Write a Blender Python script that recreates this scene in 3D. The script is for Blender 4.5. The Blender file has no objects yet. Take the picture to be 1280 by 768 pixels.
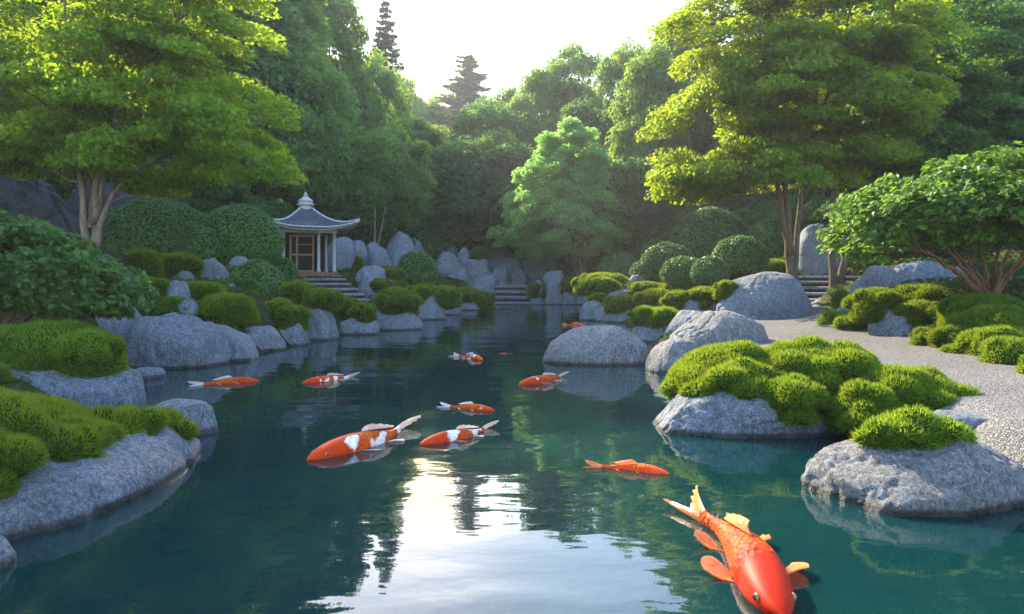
import bpy, bmesh, math, random
import numpy as np
from mathutils import Vector, Matrix

C = bpy.context.scene
COL = C.collection
R = math.radians

# ------------------------------------------------------------------ camera
F, HZ, CH = 900.0, 345.0, 1.5          # focal length and horizon in photo pixels, eye height in metres
cam = bpy.data.cameras.new('camera')
cam.sensor_width = 36
cam.lens = 36 * F / 1280
cam.shift_y = -(384 - HZ) / 1280
cam.clip_start = 0.05
cam.clip_end = 2000
camo = bpy.data.objects.new('camera', cam)
camo.location = (0, 0, CH)
camo.rotation_euler = (R(90), 0, 0)
COL.objects.link(camo)
C.camera = camo

# ------------------------------------------------------------------ light
SUN_AZ, SUN_EL = -30.0, 33.0           # degrees; azimuth from the view direction, minus is left
sdir = Vector((math.sin(R(SUN_AZ)) * math.cos(R(SUN_EL)), math.cos(R(SUN_AZ)) * math.cos(R(SUN_EL)), math.sin(R(SUN_EL))))
sl = bpy.data.lights.new('sun', 'SUN')
sl.energy = 3.6
sl.angle = R(0.6)
sl.color = (1.0, 0.86, 0.63)
so = bpy.data.objects.new('sun', sl)
so.rotation_euler = sdir.to_track_quat('Z', 'Y').to_euler()
COL.objects.link(so)

w = bpy.data.worlds.new('World')
C.world = w
w.use_nodes = True
wn = w.node_tree
wn.nodes.clear()
sky = wn.nodes.new('ShaderNodeTexSky')
sky.sky_type = 'NISHITA'
sky.sun_disc = False
sky.sun_elevation = R(SUN_EL)
sky.sun_rotation = R(SUN_AZ)
sky.air_density = 1.0
sky.dust_density = 0.7
sky.ozone_density = 2.0
bg = wn.nodes.new('ShaderNodeBackground')
bg.inputs[1].default_value = 0.15
wn.links.new(sky.outputs[0], bg.inputs[0])
# the visible sun and its aureole, where the photograph shows it
vis = Vector(((537 - 640) / F, 1, (HZ - 88) / F)).normalized()
tc = wn.nodes.new('ShaderNodeTexCoord')
dp = wn.nodes.new('ShaderNodeVectorMath'); dp.operation = 'DOT_PRODUCT'
nv = wn.nodes.new('ShaderNodeVectorMath'); nv.operation = 'NORMALIZE'
wn.links.new(tc.outputs['Generated'], nv.inputs[0])
wn.links.new(nv.outputs[0], dp.inputs[0])
dp.inputs[1].default_value = vis
def wmath(op, a, b):
    n = wn.nodes.new('ShaderNodeMath'); n.operation = op
    for i, v in enumerate((a, b)):
        if isinstance(v, (int, float)): n.inputs[i].default_value = v
        else: wn.links.new(v, n.inputs[i])
    return n.outputs[0]
dpos = wmath('MAXIMUM', dp.outputs['Value'], 0.0)
disc = wmath('MULTIPLY', wmath('POWER', dpos, 9000.0), 2600.0)
halo = wmath('MULTIPLY', wmath('POWER', dpos, 260.0), 1.6)
wide = wmath('MULTIPLY', wmath('POWER', dpos, 14.0), 0.16)
tot = wmath('ADD', wmath('ADD', disc, halo), wide)
bg2 = wn.nodes.new('ShaderNodeBackground')
bg2.inputs[0].default_value = (1.0, 0.76, 0.46, 1)
wn.links.new(tot, bg2.inputs[1])
ads = wn.nodes.new('ShaderNodeAddShader')
wn.links.new(bg.outputs[0], ads.inputs[0])
wn.links.new(bg2.outputs[0], ads.inputs[1])
wo = wn.nodes.new('ShaderNodeOutputWorld')
wn.links.new(ads.outputs[0], wo.inputs[0])
w.cycles.sampling_method = 'MANUAL'
w.cycles.sample_map_resolution = 2048

C.view_settings.view_transform = 'Standard'
C.view_settings.look = 'None'
C.view_settings.exposure = 2.55
C.view_settings.gamma = 1
C.view_settings.use_curve_mapping = False
C.cycles.use_denoising = True
C.cycles.max_bounces = 6
C.cycles.diffuse_bounces = 3
C.cycles.glossy_bounces = 3
C.cycles.transmission_bounces = 4
C.cycles.transparent_max_bounces = 8
C.cycles.volume_bounces = 0
C.cycles.sample_clamp_indirect = 1.0
C.cycles.sample_clamp_direct = 0.55
C.cycles.denoising_prefilter = 'NONE'
C.cycles.caustics_reflective = False
C.cycles.caustics_refractive = False

# ------------------------------------------------------------------ helpers
def at(px, py, d):
    """photo pixel + distance -> point in the garden"""
    return Vector(((px - 640) / F * d, d, CH - (py - HZ) / F * d))

def tag(o, label=None, cat=None, group=None, kind=None):
    if label: o['label'] = label
    if cat: o['category'] = cat
    if group: o['group'] = group
    if kind: o['kind'] = kind
    return o

def empty(name, loc=(0, 0, 0), rz=0):
    o = bpy.data.objects.new(name, None)
    o.location = loc
    o.rotation_euler = (0, 0, rz)
    o.empty_display_size = 0.2
    COL.objects.link(o)
    return o

class MB:
    """collects vertices and faces (triangles / quads) and makes one mesh object"""
    def __init__(s):
        s.v, s.f, s.n = [], [], 0
    def add(s, v, f, m=0, smooth=True):
        v = np.asarray(v, dtype=np.float32).reshape(-1, 3)
        f = np.asarray(f, dtype=np.int64)
        s.v.append(v)
        s.f.append((f + s.n, m, smooth))
        s.n += len(v)
        return s
    def mesh(s, name, mats):
        me = bpy.data.meshes.new(name)
        V = np.concatenate(s.v)
        me.vertices.add(len(V))
        me.vertices.foreach_set('co', V.ravel())
        tot = [np.full(len(f), f.shape[1]) for f, m, sm in s.f]
        lt = np.concatenate(tot)
        ls = np.concatenate([[0], np.cumsum(lt)[:-1]])
        li = np.concatenate([f.ravel() for f, m, sm in s.f])
        me.loops.add(len(li))
        me.loops.foreach_set('vertex_index', li.astype(np.int32))
        me.polygons.add(len(lt))
        me.polygons.foreach_set('loop_start', ls.astype(np.int32))
        me.polygons.foreach_set('loop_total', lt.astype(np.int32))
        me.polygons.foreach_set('material_index', np.concatenate([np.full(len(f), m) for f, m, sm in s.f]).astype(np.int32))
        me.polygons.foreach_set('use_smooth', np.concatenate([np.full(len(f), sm) for f, m, sm in s.f]))
        for m in (mats if isinstance(mats, (list, tuple)) else [mats]): me.materials.append(m)
        me.update(calc_edges=True)
        me.validate()
        return me
    def build(s, name, mats, parent=None, loc=None):
        o = bpy.data.objects.new(name, s.mesh(name, mats))
        COL.objects.link(o)
        if parent: o.parent = parent
        if loc is not None: o.location = loc
        return o
    # shapes
    def tube(s, pts, rad, sides=6, m=0, cap=True):
        P = np.array([tuple(p) for p in pts], dtype=float)
        n = len(P)
        rad = np.broadcast_to(np.asarray(rad, dtype=float), (n,))
        T = np.gradient(P, axis=0)
        T /= np.linalg.norm(T, axis=1)[:, None] + 1e-9
        ref = np.array([0.31, 0.95, 0.05]) if abs(T[0, 2]) > 0.7 else np.array([0.05, 0.1, 1.0])
        U = np.cross(T, ref); U /= np.linalg.norm(U, axis=1)[:, None] + 1e-9
        Vv = np.cross(T, U)
        a = np.linspace(0, 2 * np.pi, sides, endpoint=False)
        ring = P[:, None, :] + rad[:, None, None] * (np.cos(a)[None, :, None] * U[:, None, :] + np.sin(a)[None, :, None] * Vv[:, None, :])
        i = np.arange(n - 1)[:, None] * sides; j = np.arange(sides)[None, :]; j2 = (j + 1) % sides
        q = np.stack([i + j, i + j2, i + sides + j2, i + sides + j], -1).reshape(-1, 4)
        s.add(ring.reshape(-1, 3), q, m)
        if cap:
            c = s.n - n * sides
            tri = [(c + (n - 1) * sides + k, c + (n - 1) * sides + (k + 1) % sides, c + (n - 1) * sides) for k in range(1, sides - 1)]
            tri += [(c + (k + 1) % sides, c + k, c) for k in range(1, sides - 1)]
            s.f.append((np.array(tri), m, True))
        return s
    def box(s, c, sz, m=0, rz=0.0, taper=1.0, bev=0.0):
        x, y, z = sz[0] / 2, sz[1] / 2, sz[2] / 2
        bm = bmesh.new()
        vs = [bm.verts.new((sx * x * (taper if k else 1), sy * y * (taper if k else 1), (z if k else -z)))
              for k in (0, 1) for sx, sy in ((-1, -1), (1, -1), (1, 1), (-1, 1))]
        for f in ((3, 2, 1, 0), (4, 5, 6, 7), (0, 1, 5, 4), (1, 2, 6, 5), (2, 3, 7, 6), (3, 0, 4, 7)):
            bm.faces.new([vs[i] for i in f])
        if bev:
            bmesh.ops.bevel(bm, geom=bm.edges[:], offset=bev, segments=1, affect='EDGES', profile=0.5)
        bmesh.ops.triangulate(bm, faces=bm.faces[:])
        bm.verts.index_update()
        V = np.array([v.co[:] for v in bm.verts]); Fc = np.array([[v.index for v in f.verts] for f in bm.faces])
        bm.free()
        cr, sr = math.cos(rz), math.sin(rz)
        V = np.stack([V[:, 0] * cr - V[:, 1] * sr, V[:, 0] * sr + V[:, 1] * cr, V[:, 2]], 1) + np.array(c)
        return s.add(V, Fc, m, False)
    def lathe(s, prof, seg=16, c=(0, 0, 0), m=0, smooth=True):
        p = np.array(prof, dtype=float); n = len(p)
        a = np.linspace(0, 2 * np.pi, seg, endpoint=False)
        V = np.stack([p[:, 0:1] * np.cos(a), p[:, 0:1] * np.sin(a), np.repeat(p[:, 1:2], seg, 1)], -1) + np.array(c)
        i = np.arange(n - 1)[:, None] * seg; j = np.arange(seg)[None, :]; j2 = (j + 1) % seg
        q = np.stack([i + j, i + j2, i + seg + j2, i + seg + j], -1).reshape(-1, 4)
        return s.add(V.reshape(-1, 3), q, m, smooth)

_ico = {}
def ico(sub):
    if sub not in _ico:
        bm = bmesh.new()
        bmesh.ops.create_icosphere(bm, subdivisions=sub, radius=1)
        bm.verts.index_update()
        _ico[sub] = (np.array([v.co[:] for v in bm.verts]), np.array([[v.index for v in f.verts] for f in bm.faces]))
        bm.free()
    return _ico[sub]

def snoise(p, rng, freq, octaves=4, gain=0.5, waves=7):
    """smooth pseudo noise from random plane waves, about -1..1"""
    out = np.zeros(len(p)); amp = 1.0; tot = 0
    for o in range(octaves):
        acc = np.zeros(len(p))
        for k in range(waves):
            d = rng.normal(size=3); d /= np.linalg.norm(d)
            acc += np.sin((p @ d) * freq * (0.7 + 0.6 * rng.random()) * 6.283 + rng.random() * 6.283)
        out += amp * acc / math.sqrt(waves / 2) * 0.6
        tot += amp; amp *= gain; freq *= 2.07
    return out / tot

def unit(v):
    return v / (np.linalg.norm(v, axis=-1, keepdims=True) + 1e-9)

def leaves(mb, pos, nrm, size, aspect=0.5, fold=0.12, lean=None, m=0, rng=None):
    """folded diamond leaves; lean = preferred direction of the leaf tip"""
    N = len(pos)
    nrm = unit(nrm)
    t = rng.normal(size=(N, 3))
    if lean is not None: t = t * 0.7 + lean
    t = unit(t - (t * nrm).sum(1, keepdims=True) * nrm)
    b = np.cross(nrm, t)
    sz = np.broadcast_to(np.asarray(size), (N,))[:, None]
    v = np.empty((N, 4, 3))
    v[:, 0] = pos - t * sz * 0.5
    v[:, 1] = pos + b * sz * aspect * 0.5 + nrm * sz * fold - t * sz * 0.05
    v[:, 2] = pos + t * sz * 0.5 - nrm * sz * fold * 0.6
    v[:, 3] = pos - b * sz * aspect * 0.5 + nrm * sz * fold - t * sz * 0.05
    q = (np.arange(N)[:, None] * 4 + np.arange(4)[None, :])
    mb.add(v.reshape(-1, 3), q, m, False)

# ------------------------------------------------------------------ materials
def mat(name):
    m = bpy.data.materials.new(name)
    m.use_nodes = True
    nt = m.node_tree
    for n in list(nt.nodes): nt.nodes.remove(n)
    out = nt.nodes.new('ShaderNodeOutputMaterial')
    return m, nt, out

class NT:
    def __init__(s, nt): s.t = nt
    def n(s, typ, **kw):
        nd = s.t.nodes.new(typ)
        for k, v in kw.items(): setattr(nd, k, v)
        return nd
    def l(s, a, b): s.t.links.new(a, b)
    def val(s, sock, v):
        if isinstance(v, bpy.types.NodeSocket): s.l(v, sock)
        else: sock.default_value = v
    def noise(s, scale, detail=4, rough=0.55, vec=None, dist=0.0):
        n = s.n('ShaderNodeTexNoise')
        n.inputs['Scale'].default_value = scale; n.inputs['Detail'].default_value = detail
        n.inputs['Roughness'].default_value = rough; n.inputs['Distortion'].default_value = dist
        if vec is not None: s.l(vec, n.inputs['Vector'])
        return n.outputs['Fac']
    def ramp(s, fac, stops):
        n = s.n('ShaderNodeValToRGB')
        e = n.color_ramp.elements
        while len(e) < len(stops): e.new(0.5)
        for el, (p, c) in zip(e, stops):
            el.position = p; el.color = (*c, 1) if len(c) == 3 else c
        s.l(fac, n.inputs[0])
        return n.outputs[0]
    def mix(s, fac, a, b, blend='MIX'):
        n = s.n('ShaderNodeMix', data_type='RGBA', blend_type=blend)
        s.val(n.inputs[0], fac)
        s.val(n.inputs[6], a if not isinstance(a, tuple) else (*a, 1)); s.val(n.inputs[7], b if not isinstance(b, tuple) else (*b, 1))
        return n.outputs[2]
    def math(s, op, a, b=0.0, clamp=False):
        n = s.n('ShaderNodeMath', operation=op, use_clamp=clamp)
        s.val(n.inputs[0], a); s.val(n.inputs[1], b)
        return n.outputs[0]
    def mapr(s, v, a, b, c=0.0, d=1.0):
        n = s.n('ShaderNodeMapRange')
        s.l(v, n.inputs[0])
        for i, x in enumerate((a, b, c, d)): n.inputs[i + 1].default_value = x
        return n.outputs[0]
    def bump(s, h, strength, dist, normal=None):
        n = s.n('ShaderNodeBump')
        n.inputs['Strength'].default_value = strength; n.inputs['Distance'].default_value = dist
        s.l(h, n.inputs['Height'])
        if normal is not None: s.l(normal, n.inputs['Normal'])
        return n.outputs[0]
    def scaled(s, vec, sc):
        n = s.n('ShaderNodeMapping'); n.inputs['Scale'].default_value = sc
        s.l(vec, n.inputs[0])
        return n.outputs[0]
    def bsdf(s, out, color, rough=0.7, normal=None, spec=0.3, **kw):
        n = s.n('ShaderNodeBsdfPrincipled')
        s.val(n.inputs['Base Color'], (*color, 1) if isinstance(color, tuple) else color)
        s.val(n.inputs['Roughness'], rough)
        n.inputs['Specular IOR Level'].default_value = spec
        if normal is not None: s.l(normal, n.inputs['Normal'])
        for k, v in kw.items(): s.val(n.inputs[k], v)
        if out is not None: s.l(n.outputs[0], out.inputs[0])
        return n

def foliage_mat(name, c0, c1, trans=0.45, tcol=None, rough=0.5, patch=0.5, spec=0.25, pscale=0.9):
    """leaf colour differs from leaf to leaf and in patches; leaves let light through"""
    m, nt, out = mat(name); k = NT(nt)
    g = k.n('ShaderNodeNewGeometry')
    rnd = g.outputs['Random Per Island']
    col = k.mix(rnd, c0, c1)
    pn = k.noise(pscale, 2, vec=g.outputs['Position'])
    mid = tuple(0.5 * (a + b) for a, b in zip(c0, c1))
    var = k.ramp(pn, [(0.3, tuple(x * (1 - 0.4 * patch) for x in mid)), (0.7, tuple(min(1, x * (1 + 0.5 * patch)) for x in mid))])
    col = k.mix(0.35, col, var)
    oi = k.n('ShaderNodeObjectInfo')
    ov = k.mapr(oi.outputs['Random'], 0, 1, 0.78, 1.22)
    cv = k.n('ShaderNodeCombineColor'); k.l(ov, cv.inputs[0]); k.l(ov, cv.inputs[1]); k.l(ov, cv.inputs[2])
    col = k.mix(1.0, col, cv.outputs[0], 'MULTIPLY')
    p = k.bsdf(None, col, rough, spec=spec)
    t = k.n('ShaderNodeBsdfTranslucent')
    tc_ = tcol or tuple(min(1, x * 2.2) for x in mid)
    k.l(k.mix(0.5, (*tc_,)[:3], k.mix(1.0, col, (2.0, 2.0, 1.2), 'MULTIPLY')), t.inputs[0])
    mx = k.n('ShaderNodeMixShader'); mx.inputs[0].default_value = trans
    k.l(p.outputs[0], mx.inputs[1]); k.l(t.outputs[0], mx.inputs[2]); k.l(mx.outputs[0], out.inputs[0])
    return m

def rock_mat(name, dark, light, warm=0.0, grain=34):
    m, nt, out = mat(name); k = NT(nt)
    g = k.n('ShaderNodeNewGeometry'); pos = g.outputs['Position']
    n1 = k.noise(grain, 5, 0.75, pos)
    n2 = k.noise(grain * 3.1, 3, 0.7, pos)
    nb = k.noise(2.2, 6, 0.6, pos, 0.6)
    st = k.noise(7, 6, 0.65, k.scaled(pos, (1.6, 1.6, 0.45)), 1.2)
    col = k.ramp(k.math('ADD', k.math('MULTIPLY', n1, 0.62), k.math('MULTIPLY', n2, 0.38)),
                 [(0.36, dark), (0.47, tuple(0.55 * a + 0.45 * b for a, b in zip(dark, light))), (0.60, light), (0.70, tuple(min(1, 1.45 * x) for x in light))])
    col = k.mix(k.ramp(nb, [(0.35, (0, 0, 0)), (0.7, (0.55, 0.55, 0.55))]), col, k.mix(1.0, col, (0.62, 0.60, 0.56), 'MULTIPLY'))
    crack = k.ramp(st, [(0.455, (1, 1, 1)), (0.495, (0.52, 0.50, 0.48)), (0.51, (0.55, 0.53, 0.5)), (0.55, (1, 1, 1))])
    col = k.mix(0.9, col, k.mix(1.0, col, crack, 'MULTIPLY'))
    if warm: col = k.mix(warm, col, k.mix(1.0, col, (1.25, 1.0, 0.75), 'MULTIPLY'))
    ls_ = k.noise(5.5, 4, 0.7, pos, 0.8)
    col = k.mix(k.ramp(ls_, [(0.58, (0, 0, 0)), (0.66, (0.55, 0.55, 0.55))]), col, k.mix(1.0, col, (1.35, 1.33, 1.22), 'MULTIPLY'))
    bs_ = k.noise(3.1, 5, 0.7, k.scaled(pos, (1.3, 1.3, 0.5)), 1.0)
    col = k.mix(k.ramp(bs_, [(0.57, (0, 0, 0)), (0.68, (0.7, 0.7, 0.7))]), col, k.mix(1.0, col, (0.62, 0.55, 0.42), 'MULTIPLY'))
    # the damp line just above the water
    sz = k.n('ShaderNodeSeparateXYZ'); k.l(pos, sz.inputs[0])
    wz = k.math('ADD', sz.outputs[2], k.math('MULTIPLY', nb, 0.03))
    wet = k.mapr(wz, 0.045, 0.075, 1.0, 0.0)
    col = k.mix(wet, col, k.mix(1.0, col, (0.25, 0.23, 0.19), 'MULTIPLY'))
    rough = k.mapr(wet, 0, 1, 0.78, 0.3)
    nrm = k.bump(st, 0.8, 0.07)
    nrm = k.bump(nb, 0.5, 0.10, nrm)
    nrm = k.bump(n1, 1.0, 0.035, nrm)
    k.bsdf(out, col, rough, nrm, 0.35)
    return m

M = {}
M['granite'] = rock_mat('granite', (0.044, 0.054, 0.070), (0.30, 0.335, 0.385))
M['granite_pale'] = rock_mat('granite_pale', (0.052, 0.058, 0.066), (0.34, 0.345, 0.355), 0.12)
M['granite_far'] = rock_mat('granite_far', (0.050, 0.060, 0.074), (0.27, 0.30, 0.34), 0, 13)
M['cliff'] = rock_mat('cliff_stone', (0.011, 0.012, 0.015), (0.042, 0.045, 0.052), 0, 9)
M['moss'] = foliage_mat('moss', (0.018, 0.055, 0.007), (0.100, 0.185, 0.018), 0.42, (0.38, 0.42, 0.015), 0.6, 0.6, 0.1, 3.0)
M['moss_shade_core'] = foliage_mat('moss_shade_core', (0.016, 0.028, 0.004), (0.024, 0.038, 0.005), 0.0, None, 0.9, 0.3, 0.0)  # core colour darkened to paint shade into the creases between cushions
M['topiary'] = foliage_mat('topiary_leaf', (0.020, 0.060, 0.014), (0.098, 0.19, 0.048), 0.3, (0.10, 0.20, 0.03), 0.45, 0.3)
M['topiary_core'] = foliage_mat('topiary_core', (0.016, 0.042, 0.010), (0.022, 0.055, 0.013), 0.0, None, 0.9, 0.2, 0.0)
M['maple'] = foliage_mat('maple_leaf', (0.020, 0.070, 0.006), (0.150, 0.270, 0.020), 0.55, (0.46, 0.50, 0.015), 0.5, 0.5)
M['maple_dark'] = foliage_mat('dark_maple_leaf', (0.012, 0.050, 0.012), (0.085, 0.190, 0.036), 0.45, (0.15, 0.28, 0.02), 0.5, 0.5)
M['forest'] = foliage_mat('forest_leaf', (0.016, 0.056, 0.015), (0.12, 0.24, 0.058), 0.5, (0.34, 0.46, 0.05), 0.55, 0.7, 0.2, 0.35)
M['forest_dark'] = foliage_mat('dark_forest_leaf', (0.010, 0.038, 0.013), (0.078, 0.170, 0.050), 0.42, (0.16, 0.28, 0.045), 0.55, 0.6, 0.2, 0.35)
M['conifer'] = foliage_mat('conifer_needle', (0.020, 0.045, 0.016), (0.040, 0.075, 0.024), 0.3, (0.10, 0.16, 0.04), 0.6, 0.4)
M['centre'] = foliage_mat('pale_tree_leaf', (0.050, 0.14, 0.04), (0.20, 0.40, 0.12), 0.55, (0.45, 0.72, 0.16), 0.5, 0.4)
M['shrub'] = foliage_mat('shrub_leaf', (0.018, 0.060, 0.008), (0.11, 0.21, 0.028), 0.4, (0.22, 0.34, 0.03), 0.5, 0.4, 0.2, 2.0)
M['shrub_dark'] = foliage_mat('dark_shrub_leaf', (0.012, 0.048, 0.010), (0.085, 0.175, 0.034), 0.35, (0.12, 0.25, 0.03), 0.5, 0.4, 0.2, 2.0)
M['cover'] = foliage_mat('ground_cover_leaf', (0.022, 0.045, 0.008), (0.055, 0.090, 0.014), 0.3, (0.12, 0.18, 0.02), 0.6, 0.6, 0.1, 1.0)

def bark_mat(name, a, b):
    m, nt, out = mat(name); k = NT(nt)
    tcn = k.n('ShaderNodeTexCoord'); pos = tcn.outputs['Object']
    n1 = k.noise(5, 6, 0.65, k.scaled(pos, (3.5, 3.5, 0.6)), 0.5)
    n2 = k.noise(40, 3, 0.6, pos)
    col = k.ramp(n1, [(0.35, a), (0.65, b)])
    col = k.mix(k.ramp(n2, [(0.4, (0, 0, 0)), (0.65, (0.5, 0.5, 0.5))]), col, tuple(0.5 * x for x in a))
    k.bsdf(out, col, 0.85, k.bump(n1, 0.8, 0.04), 0.15)
    return m
M['bark_pale'] = bark_mat('pale_bark', (0.11, 0.082, 0.055), (0.26, 0.20, 0.135))
M['bark'] = bark_mat('brown_bark', (0.06, 0.042, 0.028), (0.15, 0.105, 0.068))
M['bark_red'] = bark_mat('reddish_bark', (0.07, 0.035, 0.018), (0.19, 0.095, 0.045))

def simple_mat(name, a, b, scale=8, rough=0.7, bump=0.3, stretch=(1, 1, 1), spec=0.3):
    m, nt, out = mat(name); k = NT(nt)
    tcn = k.n('ShaderNodeTexCoord'); pos = k.scaled(tcn.outputs['Object'], stretch)
    n1 = k.noise(scale, 6, 0.65, pos, 0.3)
    k.bsdf(out, k.ramp(n1, [(0.3, a), (0.7, b)]), rough, k.bump(n1, bump, 0.02), spec)
    return m
M['roof'] = simple_mat('blue_grey_roof_tile', (0.022, 0.034, 0.050), (0.062, 0.084, 0.110), 6, 0.55, 0.4, (1, 1, 1), 0.3)
M['roof_edge'] = simple_mat('weathered_roof_edge', (0.26, 0.25, 0.23), (0.42, 0.40, 0.37), 9, 0.6)
M['post'] = simple_mat('grey_weathered_post', (0.24, 0.235, 0.23), (0.38, 0.375, 0.37), 9, 0.65, 0.3, (3, 3, 0.3))
M['timber'] = simple_mat('honey_brown_timber', (0.15, 0.075, 0.03), (0.30, 0.16, 0.07), 9, 0.55, 0.3, (4, 4, 0.4))
M['deck'] = simple_mat('red_brown_deck', (0.09, 0.04, 0.022), (0.19, 0.085, 0.045), 8, 0.55, 0.3, (0.4, 4, 4))
M['dark_panel'] = simple_mat('dark_panel', (0.010, 0.010, 0.009), (0.022, 0.021, 0.019), 6, 0.8, 0.3, (1, 1, 1), 0.1)
M['step'] = rock_mat('step_stone', (0.085, 0.088, 0.095), (0.27, 0.275, 0.285), 0, 20)

M['riser'] = rock_mat('riser_shade_stone', (0.012, 0.013, 0.015), (0.06, 0.063, 0.068), 0, 20)  # dark tone paints in the shade of the gaps below each slab
# ground
def ground_mat():
    m, nt, out = mat('mossy_soil'); k = NT(nt)
    g = k.n('ShaderNodeNewGeometry'); pos = g.outputs['Position']
    n1 = k.noise(0.7, 6, 0.6, pos); n2 = k.noise(14, 5, 0.7, pos)
    col = k.ramp(n1, [(0.35, (0.020, 0.018, 0.011)), (0.5, (0.024, 0.032, 0.010)), (0.65, (0.040, 0.058, 0.012))])
    col = k.mix(k.ramp(n2, [(0.4, (0, 0, 0)), (0.7, (0.6, 0.6, 0.6))]), col, (0.030, 0.024, 0.014))
    k.bsdf(out, col, 0.95, k.bump(n2, 0.9, 0.06), 0.1)
    return m
M['ground'] = ground_mat()
def gravel_mat():
    m, nt, out = mat('pale_gravel'); k = NT(nt)
    g = k.n('ShaderNodeNewGeometry'); pos = g.outputs['Position']
    v = k.n('ShaderNodeTexVoronoi'); v.inputs['Scale'].default_value = 75
    k.l(pos, v.inputs['Vector'])
    v2 = k.n('ShaderNodeTexVoronoi'); v2.inputs['Scale'].default_value = 26
    k.l(pos, v2.inputs['Vector'])
    n1 = k.noise(1.1, 5, 0.6, pos)
    sep = k.n('ShaderNodeSeparateColor'); k.l(v.outputs['Color'], sep.inputs[0])
    col = k.ramp(sep.outputs[0], [(0.0, (0.05, 0.048, 0.045)), (0.5, (0.118, 0.113, 0.105)), (1.0, (0.215, 0.205, 0.19))])
    col = k.mix(k.ramp(n1, [(0.4, (0, 0, 0)), (0.7, (0.5, 0.5, 0.5))]), col, k.mix(1.0, col, (0.72, 0.70, 0.66), 'MULTIPLY'))
    h = k.math('SUBTRACT', 1.0, v.outputs['Distance'])
    h2 = k.math('SUBTRACT', 1.0, v2.outputs['Distance'])
    nb = k.bump(k.math('ADD', h, k.math('MULTIPLY', h2, 0.8)), 1.0, 0.014)
    k.bsdf(out, col, 0.9, nb, 0.2)
    return m
M['gravel'] = gravel_mat()

def water_mat():
    m, nt, out = mat('pond_water'); k = NT(nt)
    g = k.n('ShaderNodeNewGeometry'); pos = g.outputs['Position']
    a = k.noise(1.0, 1.5, 0.4, k.scaled(pos, (0.55, 1.15, 1)), 0.3)
    b = k.noise(3.4, 2, 0.5, k.scaled(pos, (0.7, 1.5, 1)), 0.2)
    h = k.math('ADD', k.math('MULTIPLY', a, 1.0), k.math('MULTIPLY', b, 0.16))
    nrm = k.bump(h, 0.105, 0.16)
    d = k.n('ShaderNodeBsdfDiffuse')
    cn = k.noise(0.25, 2, 0.5, pos)
    k.l(k.ramp(cn, [(0.35, (0.002, 0.030, 0.038)), (0.65, (0.005, 0.052, 0.052))]), d.inputs[0])
    t = k.n('ShaderNodeBsdfTransparent'); t.inputs[0].default_value = (0.30, 0.66, 0.62, 1)
    body = k.n('ShaderNodeMixShader'); body.inputs[0].default_value = 0.42
    k.l(t.outputs[0], body.inputs[1]); k.l(d.outputs[0], body.inputs[2])
    gl = k.n('ShaderNodeBsdfGlossy'); gl.inputs['Roughness'].default_value = 0.018
    gl.inputs[0].default_value = (1, 1, 1, 1)
    k.l(nrm, gl.inputs['Normal'])
    fr = k.n('ShaderNodeFresnel'); fr.inputs[0].default_value = 1.33
    k.l(nrm, fr.inputs['Normal'])
    mx = k.n('ShaderNodeMixShader')
    k.l(fr.outputs[0], mx.inputs[0]); k.l(body.outputs[0], mx.inputs[1]); k.l(gl.outputs[0], mx.inputs[2])
    k.l(mx.outputs[0], out.inputs[0])
    return m
M['water'] = water_mat()

# ------------------------------------------------------------------ terrain
POND = np.array([(-7, -3), (-4.7, 1), (-3.6, 3.6), (-3.1, 6.2), (-3.9, 7.2), (-4.6, 8.8), (-6.4, 11.6), (-6.0, 12.6), (-4.8, 13.3), (-4.5, 14.6),
                 (-4.5, 16.5), (-4.5, 18.6), (-4.3, 20.5), (-3.5, 22.6), (-3.1, 26), (-2.8, 29), (-1.7, 34), (-1.3, 38.4), (1.3, 38.5), (4.6, 39.2),
                 (3.7, 34), (3.0, 28.0), (2.7, 25.6), (3.1, 23.5), (3.7, 21), (3.0, 17), (2.4, 14), (2.7, 12), (2.6, 10.5), (2.3, 8.6), (2.9, 7.5),
                 (3.1, 6.5), (2.9, 5.4), (3.3, 4.6), (3.1, 3.2), (4, 0.5), (6, -3)], dtype=float)
def pond_sd(P):
    """signed distance to the pond outline, minus inside"""
    n = len(POND); best = np.full(len(P), 1e9); inside = np.zeros(len(P), bool)
    for i in range(n):
        a, b = POND[i], POND[(i + 1) % n]
        ab = b - a
        t = np.clip(((P - a) @ ab) / (ab @ ab), 0, 1)
        best = np.minimum(best, np.linalg.norm(P - a - t[:, None] * ab, axis=1))
        c = ((a[1] > P[:, 1]) != (b[1] > P[:, 1])) & (P[:, 0] < (b[0] - a[0]) * (P[:, 1] - a[1]) / (b[1] - a[1] + 1e-12) + a[0])
        inside ^= c
    return np.where(inside, -best, best)
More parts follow.
